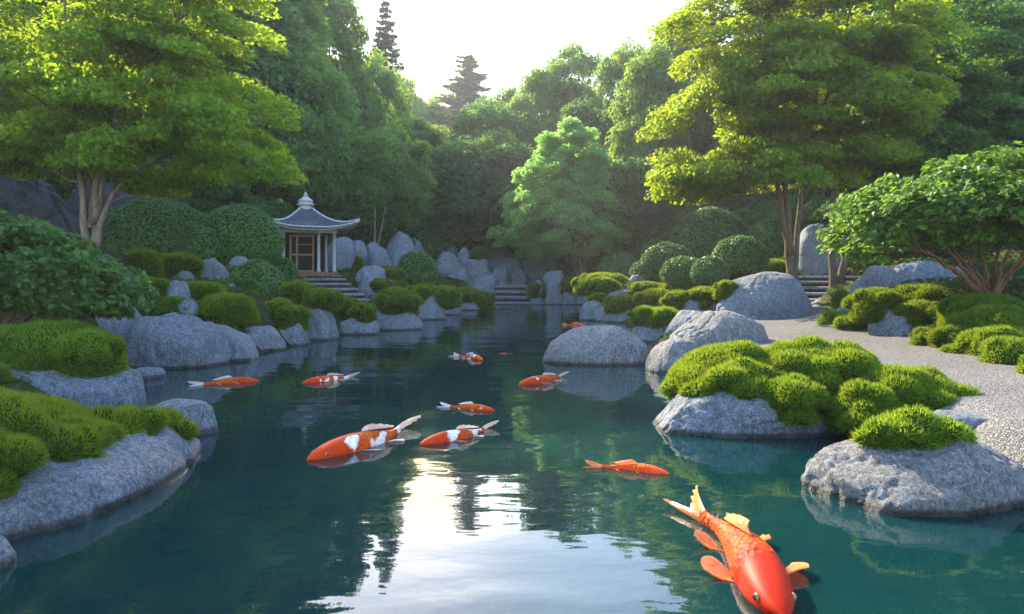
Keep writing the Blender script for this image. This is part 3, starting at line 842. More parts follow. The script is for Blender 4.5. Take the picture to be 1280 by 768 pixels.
moss([((1272, 440, 1310, 478), 9.2)], 'moss tuft cut off by the right picture edge', 235, 0.05, n=4)

# ------------------------------------------------------------------ clipped domes
def topiary(bb, d, label, seed, leaf=0.07, depth=0.9, name='clipped_shrub', group='clipped domes', base=0.35):
    rng = np.random.default_rng(seed)
    x0, y0, x1, y1 = bb
    W = (x1 - x0) / F * d / 2; H = (y1 - y0) / F * d; D = W * depth
    c = at((x0 + x1) / 2, y1, d)
    hb = H * base; ht = H - hb
    mb = MB()
    V, Fc = ico(4)
    def shape(u, k=1.0):
        r = np.array([W, D, 1.0]) * k
        z = np.where(u[:, 2] > 0, u[:, 2] * ht * k, u[:, 2] * hb * 1.25)
        p = np.stack([u[:, 0] * r[0], u[:, 1] * r[1], z], 1)
        p *= (1 + 0.035 * np.sin(u[:, 0] * 5 + seed) * np.sin(u[:, 1] * 4.3 + seed * 2) + 0.02 * np.sin(u[:, 2] * 9 + u[:, 0] * 7))[:, None]
        return p + np.array([0, 0, hb])
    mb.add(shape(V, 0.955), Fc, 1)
    area = 4.2 * np.pi * ((W * D) ** 1.6 / 3 + (W * ht) ** 1.6 / 3 + (D * ht) ** 1.6 / 3) ** (1 / 1.6) * 0.75
    N = int(min(30000, area * 2.6 / (leaf * leaf * 0.55)))
    u = unit(rng.normal(size=(N, 3)))
    u = u[u[:, 2] > -0.75]
    N = len(u)
    p = shape(u, 1.0) + rng.normal(size=(N, 3)) * leaf * 0.18
    n = unit(u / np.array([W, D, (ht + hb) / 2]))
    # leaves shingle outwards and slightly upward
    nn = unit(n * 0.8 + np.array([0, 0, 0.55]) + rng.normal(size=(N, 3)) * 0.32)
    leaves(mb, p, nn, leaf * rng.uniform(0.75, 1.3, N), 0.6, 0.14, lean=n * 1.3 + np.array([0, 0, -0.35]), rng=rng)
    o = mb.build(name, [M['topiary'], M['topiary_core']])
    o.location = c
    tag(o, label, 'clipped shrub', group)
    return o
topiary((128, 248, 268, 335), 21.5, 'wide dark clipped dome behind the left maple trunk', 301, 0.10)
topiary((246, 257, 354, 332), 22.5, 'largest clipped dome left of the pavilion', 302, 0.10)
topiary((285, 326, 356, 380), 18.5, 'clipped ball on the left bank above the moss', 303, 0.085)
topiary((330, 322, 372, 356), 24, 'small clipped dome squeezed between big dome and pavilion', 304, 0.10)
topiary((222, 282, 272, 326), 21, 'small dark clipped lobe between the two big left domes', 305, 0.10)
topiary((496, 314, 547, 358), 31, 'far clipped ball on the shore right of pavilion', 306, 0.12)
topiary((478, 358, 514, 378), 24.5, 'little clipped cushion behind round moss mound', 307, 0.10)
topiary((842, 260, 938, 325), 34, 'largest dark clipped dome behind the right shore', 308, 0.14)
topiary((925, 276, 996, 328), 33, 'dark clipped dome behind the right maple trunk', 309, 0.14)
topiary((892, 295, 959, 342), 26, 'sunlit clipped dome left of right maple trunk', 310, 0.11)
topiary((864, 321, 912, 354), 25, 'small round clipped ball in front of sunlit dome', 311, 0.10)
topiary((826, 321, 886, 356), 27, 'oval clipped dome left of the small round ball', 312, 0.11)
topiary((802, 304, 866, 340), 31, 'clipped dome behind the oval one on right slope', 313, 0.12)
topiary((788, 324, 832, 350), 31.5, 'low clipped cushion left of the oval dome', 314, 0.12)
topiary((748, 317, 804, 348), 37, 'shadowed clipped dome right of the pale cone tree', 315, 0.14)
topiary((800, 300, 836, 330), 36, 'small dark clipped dome behind others on right slope', 316, 0.14)
topiary((500, 286, 560, 322), 44, 'misty clipped dome above the left back boulders', 317, 0.17)
topiary((548, 296, 590, 320), 47, 'small misty clipped dome over the back stone wall', 318, 0.17)
topiary((440, 278, 490, 306), 42, 'misty bush mound behind boulders right of pavilion', 319, 0.17)

# ------------------------------------------------------------------ trees
def tree_meshes(name, seed, stems, ells, npads, pad_r, pad_leaves, leaf, leafmat, barkmat, aspect=0.55, flat=0.28, shell=0.55,
                r0=0.12, droop=0.15, jitter=0.6, low_reach=0.75, tip=0.007, side_bias=None, top_bias=0.0):
    """stems: list of (points, base radius); ells: crown ellipsoids (centre, radii). returns trunk mesh, crown mesh"""
    rng = np.random.default_rng(seed)
    nodes, rads = [], []
    tb = MB()
    for pts, rb in stems:
        P = np.array(pts, float)
        t = np.r_[0, np.cumsum(np.linalg.norm(np.diff(P, axis=0), axis=1))]
        u = np.linspace(0, t[-1], 18)
        Q = np.stack([np.interp(u, t, P[:, k]) for k in range(3)], 1)
        Qs = Q.copy()
        for _ in range(2): Qs[1:-1] = (Qs[:-2] + 2 * Qs[1:-1] + Qs[2:]) / 4
        Qs[1:] += rng.normal(size=(17, 3)) * rb * 0.22
        rr = rb * (1 - 0.93 * (u / t[-1]) ** 0.9)
        rr[0] *= 1.45; rr[1] *= 1.12
        tb.tube(Qs, rr, 9)
        k0 = 4
        nodes += list(Qs[k0:]); rads += list(rr[k0:])
    ce = np.array([e[0] for e in ells], float); ra = np.array([e[1] for e in ells], float)
    vol = ra.prod(1) ** 0.75; pr = vol / vol.sum()
    pads = []
    while len(pads) < npads:
        k = rng.choice(len(ce), p=pr)
        u = unit(rng.normal(size=3)) * (shell + (1 - shell) * rng.random() ** 0.7)
        p = ce[k] + u * ra[k]
        inner = min((((p - c) / r) ** 2).sum() for i_, (c, r) in enumerate(zip(ce, ra)))
        if inner < shell * shell * 0.8 and rng.random() < 0.7: continue
        pads.append(p)
    pads = np.array(pads)
    N0 = np.array(nodes)
    dist = np.array([np.linalg.norm(N0 - p, axis=1).min() for p in pads])
    pads = pads[np.argsort(dist)]
    cb = MB()
    ctr = (ce * pr[:, None]).sum(0)
    lp, ln_, ls = [], [], []
    for p in pads:
        A = np.array(nodes); rr = np.array(rads)
        dv = A - p
        d = np.linalg.norm(dv, axis=1)
        cost = d + np.where(A[:, 2] > p[2] - low_reach * 0.35 * np.linalg.norm(dv[:, :2], axis=1), 1.2 * np.abs(dv[:, 2]) + 0.5, 0) + np.where(rr < tip * 1.3, 1.0, 0)
        k = int(np.argmin(cost))
        a = A[k]; L = np.linalg.norm(p - a)
        rs = min(rr[k] * 0.72, tip + 0.012 * L + 0.002)
        mid = a * 0.5 + p * 0.5 + np.array([0, 0, 0.12 * L]) + rng.normal(size=3) * 0.05 * L
        tt = np.linspace(0, 1, 7)[:, None]
        cv = (1 - tt) ** 2 * a + 2 * (1 - tt) * tt * mid + tt ** 2 * p
        cv[1:-1] += rng.normal(size=(5, 3)) * 0.018 * L
        rd = rs + (tip * 0.6 - rs) * tt[:, 0]
        tb.tube(cv, rd, 5, cap=False)
        nodes += list(cv[2:]); rads += list(rd[2:])
        out = p - ctr; out = out / (np.linalg.norm(out) + 1e-6)
        pr_ = pad_r * rng.uniform(0.65, 1.3)
        n = int(pad_leaves * rng.uniform(0.7, 1.3) * (pr_ / pad_r) ** 2)
        xy = rng.normal(size=(n, 3)); xy = unit(xy) * (rng.random((n, 1)) ** 0.42)
        loc = xy * np.array([pr_, pr_, pr_ * flat])
        rad2 = np.hypot(loc[:, 0], loc[:, 1])
        loc[:, 2] -= droop * rad2 ** 2 / pr_
        loc[:, 2] += (loc[:, :2] @ out[:2]) * (-0.35 * max(0, 1 - abs(out[2])))   # outer edge hangs lower
        lp.append(p + loc)
        nb = np.array([0, 0, 1.0]) + out * 0.45
        ln_.append(nb + rng.normal(size=(n, 3)) * jitter)
        ls.append(leaf * rng.uniform(0.65, 1.25, n))
        # twigs inside the pad
    P = np.concatenate(lp); Nn = np.concatenate(ln_); S = np.concatenate(ls)
    lean = unit(P - ctr) * 0.8 + np.array([0, 0, -0.35])
    leaves(cb, P, Nn, S, aspect, 0.10, lean=lean, rng=rng)
    return tb.mesh(name + '_trunk', M[barkmat]), cb.mesh(name + '_crown', M[leafmat])

def place_tree(meshes, loc, sc=(1, 1, 1), rz=0.0, label='', group=None, name='tree', cat='tree', crown_mat=None):
    root = empty(name, loc, rz)
    root.scale = sc
    for nm_, me in zip(('trunk', 'crown'), meshes):
        o = bpy.data.objects.new(nm_, me)
        COL.objects.link(o); o.parent = root
        if nm_ == 'crown' and crown_mat:
            o.material_slots[0].link = 'OBJECT'; o.material_slots[0].material = M[crown_mat]
    tag(root, label, cat, group)
    return root

# left maple: several pale stems, layered crown with a long arm to the right
b = at(110, 308, 15)
z0 = gz(b.x, b.y)
def S(px, py, d=15, dy=0.0):
    p = at(px, py, d); return (p.x - b.x, p.y - b.y + dy, p.z - z0)
base = (0, 0, -0.15)
stemsL = [([base, S(103, 260), S(100, 215), S(92, 150), S(85, 60), S(80, -60)], 0.08),
          ([(0.08, 0.05, -0.1), S(118, 262, dy=.1), S(125, 210, dy=.2), S(135, 130, dy=.3), S(150, 30, dy=.4), S(160, -70, dy=.4)], 0.065),
          ([(0.14, 0, -0.1), S(128, 268), S(150, 228), S(195, 200), S(260, 178), S(320, 160)], 0.07),
          ([(0.0, 0.05, 0.4), S(108, 230, dy=.3), S(75, 180, dy=.4), S(20, 140, dy=.5), S(-40, 100, dy=.5)], 0.06),
          ([(0.1, 0.05, 0.5), S(130, 225, dy=-.3), S(170, 150, dy=-.5), S(220, 80, dy=-.7), S(260, 10, dy=-.8)], 0.06)]
ellL = [(S(110, 40), (3.4, 3.0, 2.6)), (S(230, 110), (2.1, 2.4, 1.6)), (S(290, 175), (1.25, 1.5, 0.85)), (S(0, 110), (2.4, 2.6, 1.7)), (S(200, 0), (2.2, 2.4, 1.5)), (S(160, 200), (2.2, 1.8, 0.5)), (S(30, 180), (1.8, 2.0, 0.6))]
tl = tree_meshes('left_maple', 401, stemsL, ellL, 290, 0.58, 330, 0.12, 'maple', 'bark_pale', 0.6, 0.32, 0.45, droop=0.18, jitter=0.75)
place_tree(tl, (b.x, b.y, z0), label='large maple with pale stems spreading over the left bank', name='maple_tree')

# right maple
b = at(988, 330, 20); z0 = gz(b.x, b.y); z0 = min(z0, b.z)
def S(px, py, d=20, dy=0.0):
    p = at(px, py, d); return (p.x - b.x, p.y - b.y + dy, p.z - z0)
stemsR = [([base, S(986, 260), S(978, 215), S(965, 150), S(950, 60), S(940, -60)], 0.135),
          ([(0.12, 0.05, -0.1), S(1000, 270, dy=.1), S(1006, 220, dy=.2), S(1030, 150, dy=.3), S(1060, 60, dy=.3), S(1080, -50, dy=.4)], 0.10),
          ([(0.0, 0.0, 1.6), S(960, 200, dy=-.3), S(920, 150, dy=-.5), S(880, 110, dy=-.6)], 0.10)]
ellR = [(S(960, 60), (2.9, 2.8, 3.0)), (S(900, 150), (1.75, 2.0, 2.0)), (S(880, 215), (1.3, 1.6, 0.8)), (S(1040, 120), (3.2, 2.6, 2.0)), (S(1050, 20), (3.0, 2.6, 2.2)), (S(1000, 210), (2.6, 2.0, 0.7))]
tr = tree_meshes('right_maple', 402, stemsR, ellR, 290, 0.68, 330, 0.145, 'maple', 'bark', 0.6, 0.34, 0.45, droop=0.15, jitter=0.75)
place_tree(tr, (b.x, b.y, z0), label='large sunlit maple standing behind the huge smooth boulder', name='maple_tree')

# darker maple behind the right shrub
b = at(1042, 318, 23); z0 = min(gz(b.x, b.y), b.z)
def S(px, py, d=23, dy=0.0):
    p = at(px, py, d); return (p.x - b.x, p.y - b.y + dy, p.z - z0)
stems2 = [([base, S(1040, 250), S(1042, 190), S(1070, 120), S(1100, 40)], 0.14),
          ([(0.2, 0.05, 0.3), S(1065, 250, dy=.2), S(1110, 200, dy=.3), S(1170, 150, dy=.3), S(1230, 100)], 0.12)]
ell2 = [(S(1100, 110), (3.6, 2.6, 2.0)), (S(1200, 160), (3.0, 2.6, 1.6)), (S(1120, 190), (3.4, 2.2, 0.9)), (S(1180, 60), (2.8, 2.6, 1.5))]
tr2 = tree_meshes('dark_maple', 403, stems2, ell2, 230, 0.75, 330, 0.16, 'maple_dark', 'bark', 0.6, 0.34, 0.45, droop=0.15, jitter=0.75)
place_tree(tr2, (b.x, b.y, z0), label='shaded dark green maple spreading above the right shrub', name='maple_tree')

# pale cone tree at the far end
b = at(728, 350, 41); z0 = min(gz(b.x, b.y), b.z)
def S(px, py, d=41, dy=0.0):
    p = at(px, py, d); return (p.x - b.x, p.y - b.y + dy, p.z - z0)
stemsC = [([base, S(724, 320), S(718, 260), S(715, 165)], 0.17), ([(-.1, 0, 0), S(712, 320), S(690, 285), S(665, 260)], 0.11), ([(.1, 0, 0), S(732, 315), S(750, 270), S(765, 240)], 0.10), ([(0, .1, 0), S(722, 310, dy=.4), S(700, 260, dy=.7), S(695, 210, dy=.8)], 0.11)]
ellC = [(S(707, 288), (4.0, 3.6, 1.6)), (S(708, 258), (3.7, 3.3, 1.8)), (S(710, 226), (2.9, 2.7, 1.9)), (S(713, 195), (1.8, 1.8, 1.6)), (S(716, 172), (.75, .75, .95))]
tcn_ = tree_meshes('cone_tree', 404, stemsC, ellC, 560, 0.55, 190, 0.2, 'centre', 'bark_pale', 0.55, 0.5, 0.6, droop=0.25, jitter=0.6)
place_tree(tcn_, (b.x, b.y, z0), label='pale green cone shaped tree at the far end of the pond', name='garden_tree')

# leafy shrubs in the foreground
b = at(1236, 370, 12.6); z0 = min(gz(b.x, b.y), b.z)
def S(px, py, d=12.6, dy=0.0):
    p = at(px, py, d); return (p.x - b.x, p.y - b.y + dy, p.z - z0)
stemsS = []
rr_ = np.random.default_rng(44)
for (px, py) in ((1110, 296), (1140, 285), (1175, 270), (1205, 262), (1235, 255), (1265, 262), (1300, 270), (1335, 285), (1190, 290), (1290, 250)):
    dy = rr_.uniform(-0.7, 0.7)
    e = S(px, py, dy=dy)
    stemsS.append(([(rr_.uniform(-.1, .1), rr_.uniform(-.1, .1), -0.1), (e[0] * 0.25, e[1] * 0.2, e[2] * 0.22 + .05), (e[0] * 0.62, e[1] * 0.6, e[2] * 0.62), e], rr_.uniform(0.045, 0.075)))
ellS = [(S(1215, 256), (1.9, 1.6, 0.62)), (S(1130, 272), (1.1, 1.2, 0.52)), (S(1082, 292), (0.62, 0.9, 0.40)), (S(1300, 248), (1.6, 1.5, 0.72)), (S(1250, 228), (1.35, 1.3, 0.5)), (S(1170, 262), (1.2, 1.2, 0.62))]
ts = tree_meshes('right_shrub', 405, stemsS, ellS, 380, 0.28, 95, 0.125, 'shrub', 'bark_red', 0.62, 0.6, 0.7, droop=0.2, jitter=0.5, tip=0.006)
place_tree(ts, (b.x, b.y, z0), label='spreading leafy shrub with many reddish stems on the right bank', name='leafy_shrub', cat='shrub')

b = at(-10, 420, 9.0); z0 = min(gz(b.x, b.y), b.z)
def S(px, py, d=9.0, dy=0.0):
    p = at(px, py, d); return (p.x - b.x, p.y - b.y + dy, p.z - z0)
stemsS = []
for (px, py) in ((60, 372), (100, 360), (30, 345), (0, 330), (-40, 330), (-80, 340), (130, 366), (60, 340)):
    dy = rr_.uniform(-0.5, 0.5)
    e = S(px, py, dy=dy)
    stemsS.append(([(rr_.uniform(-.08, .08), rr_.uniform(-.08, .08), -0.1), (e[0] * 0.3, e[1] * 0.2, e[2] * 0.3), (e[0] * 0.65, e[1] * 0.6, e[2] * 0.66), e], rr_.uniform(0.035, 0.055)))
ellS = [(S(20, 335), (0.95, 0.95, 0.55)), (S(85, 352), (0.75, 0.8, 0.38)), (S(130, 368), (0.48, 0.6, 0.22)), (S(-60, 330), (0.9, 1.0, 0.62)), (S(0, 300), (0.6, 0.7, 0.4))]
ts = tree_meshes('left_shrub', 406, stemsS, ellS, 320, 0.2, 80, 0.105, 'shrub_dark', 'bark', 0.66, 0.55, 0.68, droop=0.2, jitter=0.5, tip=0.005)
place_tree(ts, (b.x, b.y, z0), label='dark leafy shrub leaning over the near left bank', name='leafy_shrub', cat='shrub')

# forest kinds, modelled about ten metres tall
def forest_kind(name, seed, H, ells, npads, pr, pl, leaf, leafmat, lean=0.2, nst=2, r0=0.2):
    rng = np.random.default_rng(seed)
    st = []
    for k in range(nst):
        ax, ay = rng.uniform(-1, 1) * lean * H * 0.3, rng.uniform(-1, 1) * lean * H * 0.3
        st.append(([(0.15 * k, 0, -0.4), (ax * .25 + .1 * k, ay * .25, H * .25), (ax * .6, ay * .6, H * .55), (ax, ay, H * .95)], r0 * (1 if k == 0 else .7)))
    return tree_meshes(name, seed, st, ells, npads, pr, pl, leaf, leafmat, 'bark', 0.6, 0.62, 0.55, r0, 0.2, 0.8)
KIND = {
    'dome': forest_kind('dome_tree', 501, 9.5, [((0, 0, 6.0), (3.6, 3.6, 3.4)), ((1.0, 0.4, 4.2), (3.2, 3.2, 2.0)), ((-1.2, 0, 4.4), (2.8, 3.0, 2.1))], 260, 0.9, 230, 0.27, 'forest'),
    'tall': forest_kind('tall_tree', 502, 10, [((0, 0, 7.0), (2.4, 2.4, 3.1)), ((0.5, 0, 4.4), (2.6, 2.6, 2.4)), ((-0.7, 0.4, 5.4), (2.3, 2.3, 2.2))], 260, 0.8, 210, 0.26, 'forest'),
    'open': forest_kind('open_tree', 503, 10, [((0.8, 0, 8.2), (1.9, 1.9, 1.5)), ((-1.6, 0.2, 7.0), (1.7, 1.7, 1.4)), ((2.3, 0, 6.0), (1.6, 1.7, 1.2)), ((-0.4, 0, 5.2), (2.6, 2.4, 1.2)), ((-2.4, 0, 4.6), (1.4, 1.4, 1.0))], 190, 0.72, 220, 0.23, 'forest', 0.5, 3),
    'bush': forest_kind('bush', 504, 3.6, [((0, 0, 1.7), (2.2, 2.0, 1.9)), ((1.0, 0, 1.1), (1.8, 1.7, 1.2)), ((-1.0, .3, 1.2), (1.7, 1.7, 1.3))], 150, 0.55, 210, 0.19, 'forest_dark', 0.3, 3, 0.08),
}
def conifer_meshes(seed):
    rng = np.random.default_rng(seed)
    tb, cb = MB(), MB()
    tb.tube([(0, 0, -0.4), (0.05, 0, 3), (0, 0.04, 7), (0, 0, 10.4)], [0.22, 0.17, 0.08, 0.01], 8)
    P, N_, S_, Ln = [], [], [], []
    for z in np.arange(1.8, 10.3, 0.27):
        L = 2.5 * (1 - (z - 1.2) / 9.6) ** 0.85 + 0.12
        for k in range(10 if z < 9 else 6):
            a = rng.random() * 6.283; l = L * rng.uniform(0.65, 1.15)
            dv = np.array([math.cos(a), math.sin(a), 0])
            tt = np.linspace(0, 1, 6)
            pts = np.array([0, 0, z]) + dv * (tt * l)[:, None] + np.array([0, 0, 1])[None] * (-0.32 * l * tt + 0.25 * l * tt ** 2)[:, None]
            tb.tube(pts, np.linspace(0.03, 0.006, 6), 4, cap=False)
            n = int(100 * l + 25)
            u = rng.random(n) ** 0.8
            side = np.cross(dv, [0, 0, 1])
            q = np.stack([np.interp(u, tt, pts[:, i_]) for i_ in range(3)], 1)
            sw = (rng.random(n) - 0.5) * 0.8 * l * (1 - u * 0.7) * 0.8
            q += side * sw[:, None] + np.array([0, 0, -1]) * (np.abs(sw) * 0.25 + rng.random(n) * 0.12)[:, None]
            P.append(q); N_.append(np.array([0, 0, 1.0]) + rng.normal(size=(n, 3)) * 0.55)
            S_.append(np.full(n, 0.20) * rng.uniform(.7, 1.3, n)); Ln.append(np.tile(dv * 0.9 + np.array([0, 0, -.3]), (n, 1)))
    leaves(cb, np.concatenate(P), np.concatenate(N_), np.concatenate(S_), 0.28, 0.05, lean=np.concatenate(Ln), rng=rng)
    return tb.mesh('conifer_trunk', M['bark']), cb.mesh('conifer_crown', M['conifer'])
KIND['conifer'] = conifer_meshes(505)
KH = {'dome': 9.7, 'tall': 10.2, 'open': 9.9, 'bush': 3.7, 'conifer': 10.4}
KR = {'dome': 4.3, 'tall': 3.2, 'open': 4.0, 'bush': 2.8, 'conifer': 2.3}

def forest_tree(kind, px, ytop, d, wpx, label, rz=0.0, group=None, crown_mat=None, name=None, cat='tree'):
    x = (px - 640) / F * d
    z = gz(x, d) - 0.1
    top = CH - (ytop - HZ) / F * d
    s = (top - z) / KH[kind]
    sw = wpx / F * d / 2 / KR[kind]
    return place_tree(KIND[kind], (x, d, z), (sw, sw, s), rz, label, group, name or {'conifer': 'conifer_tree', 'bush': 'bush'}.get(kind, 'forest_tree'), cat, crown_mat)

forest_tree('dome', 378, 62, 38, 150, 'big rounded tree rising behind the pavilion', 0.4)
forest_tree('dome', 480, 152, 41, 150, 'low domed tree right of the pavilion below the sun', 1.3)
forest_tree('tall', 330, -70, 44, 190, 'tall tree at the left edge of open sky', 2.0)
forest_tree('tall', 405, -20, 50, 130, 'tall misty tree left of the spire conifer', 2.6)
forest_tree('conifer', 482, -4, 66, 88, 'spire topped conifer standing against the sky left of sun', 0.2)
forest_tree('conifer', 584, 66, 104, 150, 'misty conifer right below the sun', 1.1)
forest_tree('dome', 455, 60, 56, 130, 'misty rounded tree under the spire conifer', 0.9)
forest_tree('dome', 612, 118, 56, 130, 'broad misty tree directly beneath the sun', 2.2, crown_mat='forest_dark')
forest_tree('tall', 522, 150, 62, 110, 'misty tree just under the sun disc', 0.5)
forest_tree('dome', 532, 116, 106, 110, 'far hazy tree filling the dip right below the sun', 0.8)
forest_tree('tall', 500, 98, 108, 80, 'far hazy tree in the dip left of the sun', 1.8)
forest_tree('open', 705, 54, 58, 150, 'open crowned tree with sky gaps right of sky notch', 0.3)
forest_tree('tall', 640, 112, 64, 100, 'small misty tree in the lowest dip of skyline', 0.3)
forest_tree('dome', 790, 44, 52, 120, 'rounded tree behind right maple edge on the skyline', 1.9)
forest_tree('tall', 815, 58, 42, 110, 'sun edged tree between skyline tree and right maple', 0.9)
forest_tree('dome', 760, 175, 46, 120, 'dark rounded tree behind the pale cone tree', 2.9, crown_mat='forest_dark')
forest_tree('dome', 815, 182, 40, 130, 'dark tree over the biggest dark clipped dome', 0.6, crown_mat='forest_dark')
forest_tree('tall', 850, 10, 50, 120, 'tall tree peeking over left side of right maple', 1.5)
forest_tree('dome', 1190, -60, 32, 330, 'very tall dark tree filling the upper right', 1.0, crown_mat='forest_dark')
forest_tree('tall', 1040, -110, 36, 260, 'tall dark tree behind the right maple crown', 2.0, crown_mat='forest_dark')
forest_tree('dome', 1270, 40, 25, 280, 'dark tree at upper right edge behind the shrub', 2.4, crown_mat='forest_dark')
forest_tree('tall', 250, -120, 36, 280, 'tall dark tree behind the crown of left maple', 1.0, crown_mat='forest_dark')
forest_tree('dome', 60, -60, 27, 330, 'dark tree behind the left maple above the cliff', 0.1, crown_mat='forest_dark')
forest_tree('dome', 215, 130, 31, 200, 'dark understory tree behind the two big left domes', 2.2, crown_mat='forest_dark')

# the rest of the wood, below the skyline of the photo
SKY = np.array([(-400, -160), (380, -60), (430, 6), (470, 60), (490, 120), (505, 150), (570, 152), (600, 130), (640, 124), (660, 110), (690, 90), (760, 80), (800, 60), (850, 20), (875, -40), (940, -120), (1700, -160)], float)
rng = np.random.default_rng(77)
LBL = {'dome': 'rounded tree in the misty wood behind the pond', 'tall': 'slender tall tree in the misty wood behind the pond', 'open': 'loose crowned tree in the misty wood behind the pond', 'bush': 'dark bush in the undergrowth at the edge of wood'}
GRP = {'dome': 'rounded woodland trees', 'tall': 'slender woodland trees', 'open': 'loose woodland trees', 'bush': 'undergrowth bushes'}
for (d0, d1, n) in ((44, 52, 13), (54, 66, 15), (70, 84, 17), (90, 112, 20)):
    for k in range(n):
        px = -120 + (k + rng.uniform(0.1, 0.9)) / n * 1520
        d = rng.uniform(d0, d1)
        kind = rng.choice(['dome', 'tall', 'open', 'dome'])
        wpx = rng.uniform(7.5, 10.5) / d * F
        ys = max(np.interp([px - wpx * .45, px, px + wpx * .45], SKY[:, 0], SKY[:, 1]))
        x = (px - 640) / F * d
        z = gz(x, d)
        ytop = max(ys + rng.uniform(8, 40), HZ - (z + rng.uniform(10, 14) - CH) / d * F)
        Ht = CH - (ytop - HZ) / F * d - z
        if Ht < 3.5: continue
        if Ht < 6: wpx *= 0.8
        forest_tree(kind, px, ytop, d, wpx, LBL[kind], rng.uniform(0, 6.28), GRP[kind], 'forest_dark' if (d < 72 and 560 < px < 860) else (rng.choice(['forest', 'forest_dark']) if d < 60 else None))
BUSH = [(150, 40), (400, 40), (455, 39), (520, 48), (560, 52), (610, 50), (660, 52), (690, 50), (740, 47), (790, 42), (850, 39), (900, 37), (960, 36), (1010, 33), (1060, 31), (1110, 28), (1160, 28), (1220, 26), (1290, 24), (330, 34), (280, 32), (220, 30), (160, 28), (90, 28), (20, 26), (-50, 24)]
for k, (px, d) in enumerate(BUSH):
    x = (px - 640) / F * d
    hgt = rng.uniform(2.4, 3.8)
    ytop = HZ - (gz(x, d) + hgt - CH) / d * F
    forest_tree('bush', px, ytop, d, rng.uniform(4.6, 6.4) / d * F, LBL['bush'], rng.uniform(0, 6.28), GRP['bush'], cat='bush')

# slim bare stems at the edge of the wood
def sapling(px, py, d, h, seed, label):
    rng2 = np.random.default_rng(seed)
    mb = MB()
    for k in range(2):
        sx = rng2.uniform(-.5, .5)
        mb.tube([(0.05 * k, 0, -0.2), (sx * .3, 0, h * .35), (sx * .8, .1, h * .7), (sx * 1.2, .1, h)], [0.06, 0.05, 0.04, 0.02], 6)
    p = at(px, py, d)
    tag(mb.build('bare_sapling', M['bark_pale'], loc=(p.x, p.y, min(p.z, gz(p.x, p.y)))), label, 'sapling')
sapling(468, 295, 37, 3.4, 1, 'forked pale bare sapling right of the pavilion')
sapling(500, 288, 40, 3.4, 2, 'thin pale bare sapling further right of the pavilion')

# ground cover on the slopes: nobody could count it
rng = np.random.default_rng(9)
N = 150000
gxy = np.stack([rng.uniform(-24, 24, N), rng.uniform(4, 60, N)], 1)
sd = pond_sd(gxy)
lr = np.interp(gxy[:, 1], [p[1] for p in LEFT], [p[0] for p in LEFT]); rr2 = np.interp(gxy[:, 1], [p[1] for p in RIGHT], [p[0] for p in RIGHT])
onpath = (gxy[:, 0] > lr - 0.05) & (gxy[:, 0] < rr2 + 0.05) & (gxy[:, 1] < 24)
inview = np.abs(gxy[:, 0]) < gxy[:, 1] * 0.85 + 1
ok = (sd > 0.5) & ~onpath & inview
gxy = gxy[ok]
zc = height(gxy)
n = len(gxy)
mb = MB()
leaves(mb, np.c_[gxy, zc + rng.uniform(0.0, 0.12, n)], np.array([0, 0, 1.0]) + rng.normal(size=(n, 3)) * 0.6, rng.uniform(0.06, 0.13, n) * (1 + gxy[:, 1] / 30), 0.55, 0.1, rng=rng)
tag(mb.build('ground_cover', M['cover']), 'low dark green ground cover on the slopes', 'ground cover', kind='stuff')

